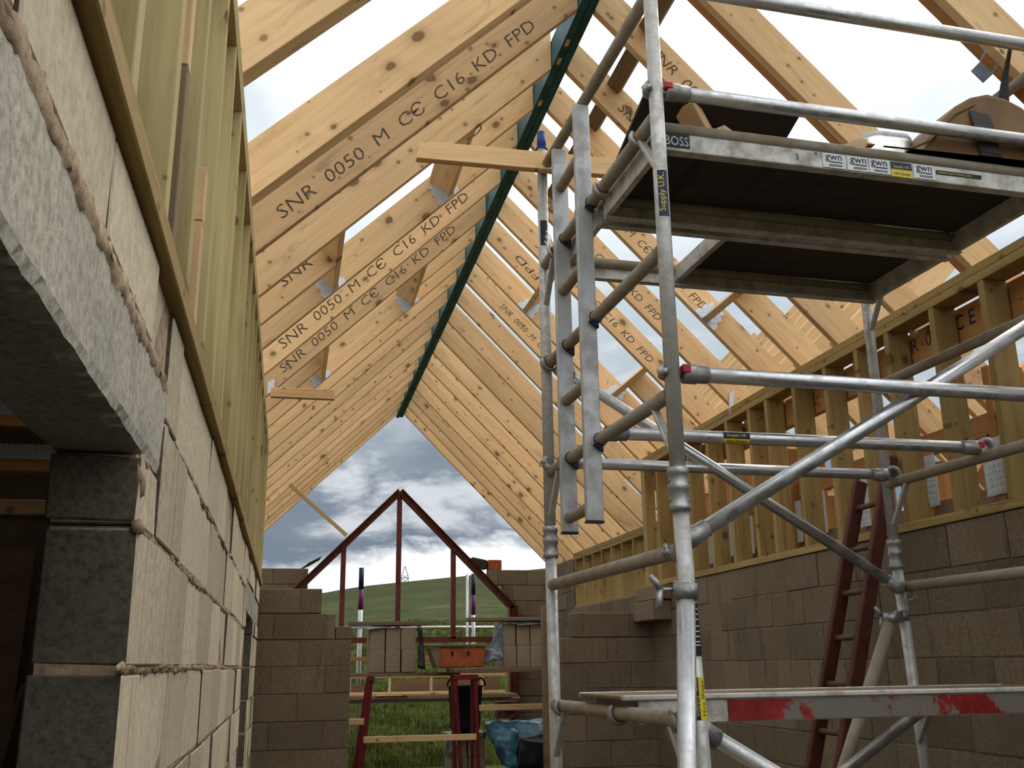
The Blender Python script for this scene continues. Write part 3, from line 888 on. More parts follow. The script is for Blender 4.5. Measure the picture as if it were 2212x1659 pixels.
# ------------------------------------------------------------------ dark room behind the left opening
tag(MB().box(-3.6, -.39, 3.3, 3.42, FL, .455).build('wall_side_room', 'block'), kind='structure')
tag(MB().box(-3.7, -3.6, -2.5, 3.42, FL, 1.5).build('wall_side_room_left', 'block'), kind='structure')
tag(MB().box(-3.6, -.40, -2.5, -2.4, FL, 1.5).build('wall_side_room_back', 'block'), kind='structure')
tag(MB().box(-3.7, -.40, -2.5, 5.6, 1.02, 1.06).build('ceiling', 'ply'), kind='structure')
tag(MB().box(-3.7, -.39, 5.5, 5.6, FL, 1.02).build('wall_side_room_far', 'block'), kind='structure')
tag(timber('wall_plate', 'pine', P(-3.5, 3.33, .479), P(-.40, 3.33, .479), .10, .047, UP), 'pale wall plate on top of the dark wall through the left opening', 'wall plate')
for k, (z, y, hh, lb) in enumerate(((.725, 3.12, .075, 'upper orange joist with nail plate seen through the left opening'),
                                    (.615, 3.22, .085, 'lower orange joist with nail plate seen through the left opening'))):
    root = empty('floor_joist', P(-2, y, z - hh / 2), lb, 'joist')
    timber('chord', 'orange_wood', P(-3.5, y, z), P(-.395, y, z), .05, hh, UP, root)
    pb = MB()
    for a in range(16):
        for c_ in range(3):
            pb.box(-.98 + a * .018, -.970 + a * .018, y - .0295, y - .028, z + (.0 if k == 0 else .012) + c_ * .012, z + .006 + (.0 if k == 0 else .012) + c_ * .012)
    pb.box(-.985, -.69, y - .028, y - .0255, z - .004, z + .038)
    pb.build('nail_plate', 'galv', root)
d = Vector((.10, .03, .62))
o = MB().prism([P(-1.05, 2.95, FL), P(-.70, 2.85, FL), P(-.735, 3.20, .352), P(-1.02, 3.26, .352)], Vector((-.01, .016, 0)))
tag(o.build('plywood_sheet', 'ply'), 'plywood sheet leaning in the dark room behind the left opening', 'plywood')
o = MB().prism([P(-.80, 2.3, FL), P(-.775, 2.5, FL), P(-.615, 2.85, -.03), P(-.63, 2.75, -.03)], Vector((.012, -.004, 0)))
tag(o.build('board_offcut', 'board'), 'narrow board leaning behind the dark block jamb at left', 'board')

# ------------------------------------------------------------------ red steel gable frame
root = empty('gable_frame', P(1.54, 14.62, FL), 'dark red steel gable frame at the far end of the building', 'steel frame')
def ibeam(p0, p1, w, h, name, t=.012):
    a = (p1 - p0).normalized(); sd = Vector((0, 1, 0)); up = sd.cross(a).normalized()
    mb = MB()
    for sg in (-1, 1):
        mb.obox((p0 + p1) / 2 + up * sg * (h / 2 - t / 2), a * (p1 - p0).length / 2, sd * w / 2, up * t / 2)
    mb.obox((p0 + p1) / 2, a * (p1 - p0).length / 2, sd * t / 2, up * (h / 2 - t))
    return mb.build(name, 'oxide', root)
yg = 14.62
ibeam(P(1.54, yg, 2.47), P(.02, yg, .95), .12, .095, 'sloping_beam')
ibeam(P(1.54, yg, 2.47), P(3.22, yg, .79), .12, .095, 'sloping_beam')
ibeam(P(3.22, yg, .82), P(3.22, yg, FL), .14, .13, 'column')
ibeam(P(-.02, yg, .92), P(-.02, yg, FL), .14, .13, 'column')
for x, zt in ((.745, 1.66), (1.535, 2.45), (2.335, 1.64)):
    MB().box(x - .035, x + .035, yg - .035, yg + .035, .36, zt).build('upright', 'oxide', root)
MB().box(.03, 3.16, yg - .035, yg + .035, .31, .385).build('sill_bar', 'oxide', root)

# ------------------------------------------------------------------ scaffold tower
TH = math.radians(2.0)
AX, AY = 1.173, 2.9
def T(u, v, z):
    return P(AX + u * math.cos(TH) - v * math.sin(TH), AY + u * math.sin(TH) + v * math.cos(TH), z)
TU = Vector((math.cos(TH), math.sin(TH), 0)); TV = Vector((-math.sin(TH), math.cos(TH), 0))
TL, TWD = 1.74, 1.41
tower = empty('scaffold_tower', T(TL / 2, TWD / 2, FL), 'aluminium scaffold tower with guard rails and braces, filling the right side', 'scaffold tower')
RT = .0254
COR = {'A': (0, 0), 'B': (0, TWD), 'C': (TL, TWD), 'D': (TL, 0)}
for k, (u, v) in COR.items():
    lean = .030 if k in 'AC' else .004
    uf = u + lean * 2.0
    MB().tube(T(u, v, .50), T(u, v, 2.45), RT, 24).build('post', 'alu_post', tower)
    MB().tube(T(uf, v, FL + .12), T(u, v, .50), RT, 24).build('post', 'alu_post', tower)
    # ribbed extrusion seams
    cl = MB()
    prof = [(.587, .0262), (.585, .034), (.565, .034), (.56, .0305), (.535, .0305), (.53, .034), (.515, .034), (.51, .0305), (.47, .0305), (.465, .034), (.448, .034), (.446, .0262)]
    if k == 'C': prof = [(z - .03, r) for z, r in prof]
    cl.sweep([T(u, v, z) for z, r in prof], [r for z, r in prof], 20)
    for sg in (-1, 1):
        cl.tube(T(u, v, .545) + TU * sg * .028, T(u, v, .545) + TU * sg * .034, .006, 8)
        cl.tube(T(u, v, .485) + TU * sg * .028, T(u, v, .485) + TU * sg * .034, .006, 8)
    tag(cl.build('spigot_collar', 'cast', tower), 'ribbed cast collar')
    if k != 'A':
        cp = MB(); cp.tube(T(u, v, 2.45), T(u, v, 2.458), .030, 20); cp.tube(T(u, v, 2.455), T(u, v, 2.545), .0225, 20)
        tag(cp.build('post_cap', 'blue', tower), 'blue plastic end cap')
    ft = MB(); ft.tube(T(uf, v, FL + .015), T(uf, v, FL + .13), .019, 12); ft.tube(T(uf, v, FL), T(uf, v, FL + .015), .075, 20)
    ft.build('base_plate', 'cast', tower)
# tape marks on the far left post
vs, fs = wrap_patch(T(0, TWD, 0), UP, -TV, RT + .0007, 1.93, 2.06, -.9, .5)
MB().add(vs, fs).build('tape', 'black', tower)
for z in (-1.17, -.67, -.17, .33, .83, 1.33, 1.83, 2.33):
    for u in (0, TL):
        MB().tube(T(u, .02, z), T(u, TWD - .02, z), RT - .001, 20).build('rung', 'alu_dirty' if u == 0 else 'alu_dirty', tower)
for z in (-.17, .83, 1.83):
    for u in (0, TL):
        for v0, v1 in ((.0, .16), (TWD, TWD - .16)):
            MB().bar(T(u, v1, z - .012), T(u, v0 + (.018 if v0 == 0 else -.018), z - .20), .018, .028, TU).build('gusset', 'alu_post', tower, .004)

def claw(mb, c, axis, out, r=.034, th=.012, a0=-.2, a1=3.6, wdt=.030):
    """flattened hook closed round a tube with the given axis"""
    b_ = axis.cross(out).normalized()
    n = 14; vs = []; fs = []
    for i in range(n + 1):
        a = a0 + (a1 - a0) * i / n
        rd = out * math.cos(a) + b_ * math.sin(a)
        w = wdt * (.55 + .45 * math.sin(math.pi * min(1, max(0, i / n))))
        t = th * (.6 + .5 * math.sin(math.pi * i / n))
        for (dr, da) in ((-t * .75, -.75), (-t * .75, .75), (t * .3, 1.0), (t, .6), (t, -.6), (t * .3, -1.0)):
            vs.append(c + rd * (r + dr) + axis * (w * da * .6))
    for i in range(n):
        for k in range(6):
            fs.append((i * 6 + k, i * 6 + (k + 1) % 6, (i + 1) * 6 + (k + 1) % 6, (i + 1) * 6 + k))
    fs.append(tuple(range(6))[::-1]); fs.append(tuple(range(n * 6, n * 6 + 6)))
    mb.add(vs, fs, 0, True)
def brace(name, p0, p1, r=RT, mat='alu', hooks=True, ax0=UP, ax1=UP, clip=True, sleeve=.085):
    d = (p1 - p0).normalized()
    s0, s1 = p0 + d * .035, p1 - d * .035
    o = MB().tube(s0 + d * .03, s1 - d * .03, r, 24).build(name, mat, tower)
    for e, dd, ax in ((s0, d, ax0), (s1, -d, ax1)):
        cb = MB()
        cb.sweep([e - dd * .002, e + dd * .004, e + dd * sleeve * .55, e + dd * sleeve * .6, e + dd * sleeve], [.027, .0325, .0325, .0295, .0295], 18)
        claw(cb, e - dd * .035, ax, dd, a0=.5, a1=3.9)
        cb.sweep([e - dd * .062 + ax * .030, e - dd * .075 + ax * .005, e - dd * .070 - ax * .022], [.006, .013, .007], 10)
        co = cb.build('brace_hook', 'cast', o)
        if clip:
            sd = dd.cross(ax).normalized()
            tag(MB().obox(e + dd * .004 - TV * .021 + UP * .008, dd * .014, TV * .014, UP * .013).build('lock_clip', 'redclip', o, .003), 'red locking clip')
    return o
V0 = 0.0
brace('guard_rail', T(.0, V0, 2.36), T(TL, V0, 2.36))
brace('guard_rail', T(.0, V0, 1.925), T(TL, V0, 1.925))
brace('guard_rail', T(.0, V0, .895), T(TL, V0, .895))
brace('guard_rail', T(.0, TWD, 2.36), T(TL, TWD, 2.36))
g1 = brace('horizontal_brace', T(.0, .74, .865), T(TL, .70, .865), ax0=TV, ax1=TV)
brace('horizontal_brace', T(.0, TWD - .05, .868), T(TL, TWD - .05, .868), ax0=TV, ax1=TV, clip=False)
g2 = brace('diagonal_brace', T(.0, .045, .345), T(TL, .045, 1.345), ax0=TV, ax1=TV, clip=False)
brace('diagonal_brace', T(.0, TWD - .06, 1.335), T(TL, TWD - .06, .30), ax0=TV, ax1=TV, clip=False)
brace('diagonal_brace', T(.0, .06, -.165), T(TL, .06, -1.17), ax0=TV, ax1=TV, clip=False)
brace('diagonal_brace', T(.0, TWD - .20, -1.17), T(TL, TWD - .20, -.165), ax0=TV, ax1=TV, clip=False)

# clip-on ladder section in the near end frame
for v, zt, zb in ((.72, 2.285, .515), (1.09, 2.275, .520)):
    st = MB(); uc = -.030 if v < 1 else -.012
    c0, c1 = T(uc, v, zb), T(uc, v, zt)
    st.bar(c0, c1, .068, .028, TV)
    so = st.build('ladder_stile', 'alu_box', tower, .003)
    MB().obox(T(uc, v, zb - .003), TU * .035, TV * .015, UP * .004).build('stile_foot', 'black', so)
    for z in (.83, 1.33, 1.83, 2.33):
        if z > zt: continue
        w_ = T(uc, v - .0145, z)
        mb = MB().prism([w_ + TU * -.004 - UP * .024 - TV * .004, w_ + TU * .034 - UP * .006 - TV * .004, w_ + TU * .034 - UP * .052 - TV * .004],
                        TV * -.018)
        mb.build('rung_hook', 'bluecap', so)
        ring = MB(); ring.tube(T(0, v - .0155, z), T(0, v - .0145, z), .0285, 20); ring.build('rung_collar', 'black', so)
for z in (.58, 1.08, 1.58, 2.08):
    MB().tube(T(-.02, .735, z), T(-.012, 1.075, z), .0235, 18).build('ladder_rung', 'alu_dirty', tower)

# twisted tie wire hanging on the far left post
mb = MB()
for k in range(3):
    c = T(-.005, TWD - .085 - .02 * k, 1.885 + .012 * k)
    pts = [c + (TU * .3 + TV * .95) * (.034 + .006 * k) * math.cos(a) + (UP * .9 - TU * .4) * (.040 + .005 * k) * math.sin(a) for a in [2 * math.pi * i / 18 for i in range(19)]]
    mb.sweep(pts, .0022, 5)
tag(mb.build('tie_wire', 'galv'), 'coil of thin tie wire hung where the far left post meets a rung', 'wire')
# stickers on the tower
pa = T(0, 0, 0)
camdir = (Vector((0, 0, 0)) - Vector((pa.x, pa.y, 0))).normalized()
post = [o for o in bpy.data.objects if o.name.startswith('post') and o.parent == tower][0]
def sticker(par, mats, items, p0, ax, ref, r):
    """items: (patch t0,t1,a0,a1,mat) list"""
    for (t0, t1, a0, a1, mt, nm) in items:
        vs, fs = wrap_patch(p0, ax, ref, r, t0, t1, a0, a1)
        MB().add(vs, fs).build(nm, mt, par)
def wtext(par, s, p0, ax, ref, r, t0, a0, size, mat, up_sign=1, wid=None):
    vs, fs = text_geo(s)
    sx = 1.0
    if wid: sx = wid / (max(v.x for v in vs) * size)
    vs, fs = wrap_text(s, p0, ax, ref, r, t0, a0, size, up_sign, sx)
    MB().add(vs, fs).build('lettering', mat, par)
ref = camdir
sticker(post, None, [(1.435, 1.605, -.45, .95, 'navy', 'hire_sticker')], pa, UP, ref, RT + .0006)
wtext(post, 'Supply U.K.', pa, UP, ref, RT + .0011, 1.452, .42, .030, 'yellow', -1, .142)
low = T(.0154, 0, 0)
lax = (T(0, 0, .5) - T(.06, 0, FL + .12)).normalized()
post2 = [o for o in bpy.data.objects if o.name.startswith('post') and o.parent == tower][1]
sticker(post2, None, [(-.165, -.045, -.65, .30, 'navy', 'hire_sticker'), (-.165, -.045, .30, 1.30, 'yellow', 'hire_sticker')], low, lax, ref, RT + .0006)
wtext(post2, 'Hire Shops', low, lax, ref, RT + .0011, -.155, 1.02, .017, 'ink_black', -1, .10)
wtext(post2, 'Supply UK', low, lax, ref, RT + .0011, -.155, .16, .016, 'yellow', -1, .10)
sticker(post2, None, [(.015, .185, -.5, 1.5, 'ink_black', 'notice_sticker')], low, lax, ref, RT + .0006)
for z in (.17, .15, .135, .12, .10, .085, .07, .055, .045):
    sticker(post2, None, [(z, z + .003, .3, 1.2, 'white_label', 'notice_line')], low, lax, ref, RT + .0010)
b0, b1 = T(0, .74, .865), T(TL, .70, .865)
bx = (b1 - b0).normalized()
mid = (b0 + b1) / 2
cd = (Vector((0, 0, H)) - mid); cd = (cd - bx * cd.dot(bx)).normalized()
up_a = bx.cross(cd).normalized()
sg_ = 1 if up_a.z > 0 else -1
sticker(g1, None, [(.52, .635, -.1 if sg_ > 0 else -1.0, 1.0 if sg_ > 0 else .1, 'navy', 'hire_sticker')], b0, bx, cd, RT + .0006)
sticker(g1, None, [(.52, .635, -.95 if sg_ > 0 else .1, -.1 if sg_ > 0 else .95, 'yellow', 'hire_sticker')], b0, bx, cd, RT + .0006)
wtext(g1, 'Supply UK', b0, bx, cd, RT + .0011, .535, .25 * sg_, .017, 'yellow', sg_, .085)
wtext(g1, 'Hire Shops', b0, bx, cd, RT + .0011, .535, -.65 * sg_, .016, 'ink_black', sg_, .085)

# ------------------------------------------------------------------ work platforms on the tower
def platform(v0, v1, u0, u1, label, hatch=None):
    root = empty('work_platform', T((u0 + u1) / 2, (v0 + v1) / 2, 1.735), label, 'platform', 'tower platforms')
    beams = []
    for v, sgn in ((v0, 1), (v1, -1)):
        mb = MB()
        c0, c1 = T(u0, v + sgn * .004, 1.787), T(u1, v + sgn * .004, 1.787)
        mb.bar(c0, c1, .006, .104)
        mb.obox((c0 + c1) / 2 + TV * sgn * .017 - UP * .050, TU * (u1 - u0) / 2, TV * .020, UP * .0025)
        so = mb.build('side_beam', 'alu_beam', root)
        MB().tube(T(u0, v + sgn * .012, 1.822), T(u1, v + sgn * .012, 1.822), .0235, 16).build('top_rail', 'alu_dirty', so)
        beams.append(so)
    for u, sgn in ((u0, 1), (u1, -1)):
        MB().obox(T(u + sgn * .012, (v0 + v1) / 2, 1.79), TU * .012, TV * (v1 - v0 - .016) / 2, UP * .045).build('end_beam', 'alu_beam', root)
        for v in (v0 + .10, v1 - .10):
            hk = MB(); claw(hk, T(0 if sgn > 0 else TL, v, 1.83), TV, TU * sgn, r=.033, a0=.4, a1=3.7, wdt=.022)
            hk.build('rung_claw', 'cast', root)
    us = hatch if hatch else u0 + .025
    MB().obox(T((us + u1 - .025) / 2, (v0 + v1) / 2, 1.838), TU * (u1 - .025 - us) / 2, TV * (v1 - v0 - .05) / 2, UP * .006).build('deck_panel', 'dark_ply', root)
    for u in ([hatch] if hatch else []):
        MB().obox(T(u, (v0 + v1) / 2, 1.795), TU * .014, TV * (v1 - v0 - .016) / 2, UP * .035).build('cross_bar', 'alu_beam', root)
    return root, beams
p1, bm1 = platform(.06, .665, .035, TL - .035, 'nearer tower platform with stickered edge beam and dark plywood deck')
p2, bm2 = platform(.70, 1.305, .035, TL - .035, 'farther tower platform with an open trapdoor', hatch=.63)
lid = MB().obox((T(.045, .20, 2.045) + T(.69, .70, 1.872)) / 2, TU * .3225, ((T(0, .70, 1.872) - T(0, .20, 2.045)) / 2) * 1.10, UP * .007)
tag(lid.build('trapdoor', 'dark_ply', p2), 'dark plywood trapdoor lid folded back over the nearer platform')
fb = bm1[0]
def fsign(u0, z0, w, h, mat, nm, lift=.0012):
    c = T(u0 + w / 2, .0607 - .0005, z0 + h / 2) - TV * lift
    MB().obox(c, TU * w / 2, TV * .0006, UP * h / 2).build(nm, mat, fb)
def ftext(s, u0, z0, size, mat, wid=None, lift=.0026):
    flat_text(s, T(u0, .060, z0) - TV * lift, TU, UP, size, mat, fb, 'lettering', wid=wid)
fsign(.00 + .04, 1.747, .105, .056, 'ink_black', 'maker_plate')
ftext('BOSS', .048, 1.754, .052, 'silver_ink', .092)
for u in (.672, .774, .862, 1.055):
    fsign(u, 1.740, .092, .058, 'white_label', 'hire_sticker')
    ftext('gwn', u + .012, 1.772, .042, 'ink_black', .068)
    fsign(u + .030, 1.762, .05, .004, 'ink_black', 'sticker_line', .0022)
    fsign(u + .024, 1.752, .056, .002, 'ink_black', 'sticker_line', .0022)
    fsign(u + .024, 1.747, .056, .002, 'ink_black', 'sticker_line', .0022)
fsign(.960, 1.766, .088, .030, 'navy', 'hire_sticker'); fsign(.960, 1.736, .088, .030, 'yellow', 'hire_sticker')
ftext('Supply UK', .968, 1.773, .016, 'yellow', .07); ftext('Hire Shops', .968, 1.744, .016, 'ink_black', .07)
fsign(1.155, 1.768, .20, .016, 'ink_black', 'load_sticker'); ftext('MAXIMUM SAFE WORKING LOAD', 1.16, 1.771, .011, 'yellow', .15)
ftext('3', .560, 1.757, .032, 'ink'); ftext('"', .64, 1.77, .035, 'ink')

# trestle staging on the low rungs
sg = empty('staging_board', T(TL / 2, .72, -.205), 'long staging board with flaking red edge on the low tower rungs', 'staging')
mb = MB()
mb.obox(T(TL / 2 + .05, .735, -.117), TU * (TL / 2 + .08), TV * .235, UP * .006)
mb.build('deck', 'board', sg, .002)
for v in (.505, .965):
    mb = MB(); mb.bar(T(-.03, v, -.117), T(TL + .13, v, -.117), .030, .018); mb.build('rail_lip', 'alu_beam', sg, .004)
    mb = MB(); mb.bar(T(.03, v + (.004 if v < .7 else -.004), -.165), T(TL - .03, v + (.004 if v < .7 else -.004), -.165), .014, .078); mb.build('side_rail', 'alu_beam' , sg, .003)
mb = MB(); mb.bar(T(.36, .5000, -.165), T(TL - .03, .5000, -.165), .002, .070); tag(mb.build('painted_face', 'red_beam', sg), 'flaking red painted edge')
for v in (.62, 1.28):
    hk = MB(); claw(hk, T(0, v, -.17), TV, TU, r=.033, th=.009, a0=.3, a1=4.0, wdt=.03); hk.build('rung_hook', 'cast', sg)

# stabiliser legs clamped to the tower
def stabiliser(top, foot, postp, label, mat):
    root = empty('stabiliser_leg', Vector((foot.x, foot.y, 0)), label, 'stabiliser', 'tower stabiliser legs')
    MB().tube(top, foot + Vector((0, 0, .03)), RT + .002, 22).build('leg_tube', mat, root)
    MB().tube(foot, foot + Vector((0, 0, .03)), .045, 16).build('foot_pad', 'blackrubber', root)
    cm = MB(); zt = UP * .022
    for c, r in ((postp, .034), (top, .036)):
        cm.tube(c - zt, c + zt, r, 18)
    d = (postp - top); d.normalize()
    cm.bar(top, postp, .03, .044)
    cm.build('clamp', 'cast', root)
    wn = MB(); c = (postp + top) / 2; sd = d.cross(UP).normalized()
    s0 = c - TU * .035
    wn.tube(s0 + TU * .01, s0 - TU * .045, .007, 10)
    e = s0 - TU * .045
    wn.sweep([e, e - TU * .012 + UP * .02, e - TU * .03 + UP * .042], [.009, .012, .008], 8)
    wn.sweep([e, e - TU * .004 - UP * .03, e - TU * .014 - UP * .062], [.009, .013, .007], 8)
    wn.build('wing_nut', 'cast', root)
tA = T(-.03, -.075, .20)
stabiliser(tA, Vector((.90, 2.44, 0)), T(0, 0, .215), 'bright stabiliser leg clamped in front of the nearest tower post', 'alu')
tC = T(TL - .13, TWD - .10, .185)
stabiliser(tC, Vector((1.86, 4.22, 0)), T(TL, TWD, .20), 'dull stabiliser leg clamped to the far right tower post by the red ladder', 'alu_dirty')

# ------------------------------------------------------------------ things lying on the tower
ZD = 1.845
def tw(v3): return T(v3[0], v3[1], v3[2])
o = timber('timber_offcut', 'pine', T(.22, .24, ZD + .20), T(.40, .36, ZD + .03), .09, .045, UP)
tag(o, 'sawn timber offcut propped under the folded trapdoor lid', 'timber offcut')
o = timber('timber_offcut', 'pine', T(.30, .14, ZD + .028), T(.56, .30, ZD + .028), .06, .05, UP)
tag(o, 'short flat timber offcut beside the platform edge', 'timber offcut')
mb = MB()
c = T(.78, .16, ZD + .03)
pr = [c, c + TU * .13 + UP * .020, c + TU * .165 + UP * .042, c + TU * .15 + UP * .046, c + TU * .20 + UP * .050, c + TU * .155 + UP * .058, c + TU * .17 + UP * .068, c + TU * .12 + UP * .064]
mb.prism(pr, TV * .03)
tag(mb.build('splintered_offcut', 'pine'), 'splintered broken wood end on the platform edge', 'timber offcut')
# plank across the rung by the far left post
o = MB()
mb = MB().prism([P(.495, 4.232, 2.302), P(1.62, 4.202, 2.292), P(1.62, 4.202, 2.384), P(.60, 4.229, 2.394), P(.51, 4.231, 2.384)], Vector((0, .045, 0)))
tag(mb.build('plank', 'pine', None, .002, frame_of(Vector((1, -.027, 0)), UP)), 'short timber batten lying across the tower below the blue capped post', 'timber batten')

# white tub
tb = empty('plastic_tub', P(2.27, 3.2, 1.85), 'translucent white plastic tub lying on the tower platform', 'tub')
def rrect(c, w, d, r, z, n=5):
    pts = []
    for cx, cy, a0 in ((w / 2 - r, d / 2 - r, 0), (-w / 2 + r, d / 2 - r, 90), (-w / 2 + r, -d / 2 + r, 180), (w / 2 - r, -d / 2 + r, 270)):
        for i in range(n + 1):
            a = math.radians(a0 + 90 * i / n)
            pts.append(c + Vector((cx + r * math.cos(a), cy + r * math.sin(a), z)))
    return pts
def loft(mb, rings, cap0=True, cap1=False, smooth=True, mi=0):
    n = len(rings[0]); vs = [p for rg_ in rings for p in rg_]
    fs = [(i * n + k, i * n + (k + 1) % n, (i + 1) * n + (k + 1) % n, (i + 1) * n + k) for i in range(len(rings) - 1) for k in range(n)]
    if cap0: fs.append(tuple(range(n))[::-1])
    if cap1: fs.append(tuple(range((len(rings) - 1) * n, len(rings) * n)))
    mb.add(vs, fs, mi, smooth)
c = P(2.27, 3.25, 1.835)
mb = MB(); loft(mb, [rrect(c, .17, .16, .04, 0), rrect(c, .20, .18, .045, .165), rrect(c, .215, .195, .05, .166), rrect(c, .215, .195, .05, .190), rrect(c, .205, .185, .048, .190), rrect(c, .195, .175, .045, .16), rrect(c, .165, .155, .04, .006)])
mb.build('tub_body', 'tub', tb)
mb = MB()
for k in range(9):
    mb.box(2.285 - .09 + k * .022, 2.285 - .086 + k * .022, 3.1205, 3.123, 2.020, 2.040)
mb.build('rim_ribs', 'tub', tb)
hp = [P(2.285 + .108, 3.22 + .07 * math.cos(a), 2.03 - .075 * math.sin(a) * .9) + Vector((.02 * math.sin(a), 0, 0)) for a in [math.pi * i / 10 for i in range(11)]]
mb = MB(); mb.sweep(hp, .003, 6); mb.build('tub_handle', 'white_label', tb)

# leather tool bag
BK = .935
P_ = P
def P(x, y, z): return P_(x * BK, y, max(1.853, z * BK))
bag = empty('tool_bag', P_(2.6, 3.2, 1.853), 'large tan leather tool bag with dark straps on the tower platform', 'bag')
prof = [(2.365, 1.853), (2.372, 1.93), (2.43, 1.995), (2.455, 2.03), (2.54, 2.135), (2.62, 2.215), (2.70, 2.265), (2.78, 2.285), (2.86, 2.280), (2.94, 2.245), (3.02, 2.18), (3.10, 2.08), (3.16, 1.96), (3.17, 1.853)]
mb = MB()
cx = 2.77
rings = []
for (y, s_) in ((2.985, .93), (2.992, .98), (3.01, 1.0), (3.20, 1.03), (3.36, 1.0), (3.38, .97), (3.385, .92)):
    rings.append([P(cx + (x - cx) * s_, y + (.03 * noise.noise(Vector((x * 6, z * 6, y))) if 3.0 < y < 3.3 else 0), 1.853 / BK * 0 + 1.98 + (z - 1.98) * s_) for x, z in prof])
loft(mb, rings, True, True)
mb.build('bag_body', 'leather', bag)
mb = MB()
st = [P(2.365 + .005, 2.988, 1.90), P(2.47, 2.983, 2.03), P(2.60, 2.982, 2.165), P(2.70, 2.982, 2.222)]
mb.sweep(st, .0035, 6); mb.build('bag_seam', 'leather', bag)
mb = MB()
def ribbon(mb, pts, wv, th=Vector((0, -.006, 0))):
    for a, b_ in zip(pts[:-1], pts[1:]):
        mb.prism([a[0], b_[0], b_[1], a[1]], th)
rb = [(P(2.665, 2.982, 2.19), P(2.76, 2.982, 2.18)), (P(2.675, 2.976, 2.10), P(2.775, 2.976, 2.09)), (P(2.685, 2.980, 2.00), P(2.785, 2.980, 1.99)), (P(2.69, 2.982, 1.86), P(2.79, 2.982, 1.855))]
ribbon(mb, rb, None); mb.build('bag_strap', 'leather_dark', bag, .002)
mb = MB()
rb = [(P(2.985, 2.978, 2.16), P(3.07, 2.978, 2.10)), (P(2.975, 2.965, 2.10), P(3.08, 2.965, 2.04)), (P(2.99, 2.972, 1.98), P(3.10, 2.972, 1.93))]
ribbon(mb, rb, None); mb.build('bag_strap', 'leather_dark', bag, .002)
mb = MB(); mb.prism([P(2.885, 3.06, 2.285), P(2.94, 3.06, 2.255), P(2.935, 3.03, 2.42), P(2.955, 2.99, 2.58), P(2.945, 2.99, 2.58), P(2.91, 3.03, 2.42)], Vector((0, .008, 0)))
tag(mb.build('bag_handle', 'leather_dark', bag), 'stiff dark shoulder strap standing up')
mb = MB(); mb.box(2.25, 2.93, 2.980, 2.992, 1.853, 1.90); mb.build('bag_base', 'leather_dark', bag, .004)

def P(x, y, z): return Vector((x, y, z + H))
# ------------------------------------------------------------------ red wooden ladder on the right wall
lad = empty('ladder', P(2.6, 5.05, FL), 'dark red wooden ladder leaning on the right block wall behind the tower', 'ladder')
def lpt(y, t): # t from floor(0) to top(1)
    return P(2.47 + .80 * t, y, FL + 2.67 * t)
for y, t1 in ((5.215, .965), (4.925, 1.0)):
    a, b_ = lpt(y, 0), lpt(y, t1)
    timber('ladder_rail', 'red_ladder', a, b_, .045, .075, Vector((1, 0, -.3)), lad, .006)
for k in range(10):
    t = .09 + k * .0905
    a, b_ = lpt(5.20, t), lpt(4.94, t)
    MB().tube(a, b_, .0165, 12).build('ladder_rung', 'red_rung', lad)

# ------------------------------------------------------------------ loose timbers about the roof
tag(timber('batten_end', 'pine', P(-.20, 7.45, 1.985), P(.275, 7.45, 1.985), .05, .075, UP), 'timber batten end jutting out level over the left top plate', 'timber batten')
tag(timber('hanging_lath', 'pine_old', P(-.05, 12.0, 2.085), P(.64, 12.0, 1.49), .022, .045, UP), 'thin lath hanging crosswise under the last left rafters', 'lath')
tag(timber('timber_prop', 'board', P(2.345, 9.28, FL), P(2.345, 9.28, .52), .10, .05, Vector((1, 0, 0))), 'upright timber prop at the end of the right cross wall', 'prop')

# ------------------------------------------------------------------ block stacks and boards at the far opening
def block_stack(x0, y0, z0, nx, nz, bw, bh, ln, label, group, cover_lab):
    k = 0
    rows = ['bottom', 'second', 'third', 'fourth', 'fifth']
    cols = ['left', 'middle', 'right', 'far right']
    r_ = random.Random(int(x0 * 100))
    for j in range(nz):
        for i in range(nx):
            jx = r_.uniform(-.006, .006)
            o = MB().box(x0 + i * (bw + .010) + jx, x0 + i * (bw + .010) + bw + jx, y0 + r_.uniform(-.01, .01), y0 + ln, z0 + j * (bh + .001), z0 + j * (bh + .001) + bh)
            col = cols[i] if nx > 2 else ['left', 'right'][i]
            row = ('top' if j == nz - 1 else rows[j]) if nz > 1 else 'only'
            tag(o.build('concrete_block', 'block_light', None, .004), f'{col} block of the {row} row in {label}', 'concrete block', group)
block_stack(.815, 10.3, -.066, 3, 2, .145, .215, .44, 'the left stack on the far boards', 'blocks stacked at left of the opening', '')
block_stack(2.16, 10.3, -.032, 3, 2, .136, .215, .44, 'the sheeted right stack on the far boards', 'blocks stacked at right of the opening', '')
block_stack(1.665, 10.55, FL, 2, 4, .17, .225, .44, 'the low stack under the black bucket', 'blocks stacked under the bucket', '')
tag(timber('scaffold_board', 'board', P(.60, 10.42, .407), P(1.385, 10.38, .407), .225, .038, UP), 'scaffold board lying on top of the left block stack', 'scaffold board')
tag(timber('scaffold_board', 'board', P(1.80, 10.40, .445), P(2.78, 10.36, .445), .225, .038, UP), 'scaffold board lying on top of the sheeted right block stack', 'scaffold board')
tag(timber('scaffold_board', 'board', P(.575, 10.42, -.087), P(1.72, 10.42, -.087), .23, .038, UP), 'long scaffold board carrying the left block stack', 'scaffold board')
tag(timber('scaffold_board', 'board', P(1.56, 10.05, -.055), P(2.62, 10.05, -.055), .23, .042, UP), 'scaffold board on the trestle, at right under the orange box', 'scaffold board')
tag(timber('scaffold_board', 'board', P(1.90, 10.42, -.054), P(2.75, 10.42, -.054), .23, .038, UP), 'scaffold board carrying the sheeted right block stack', 'scaffold board')
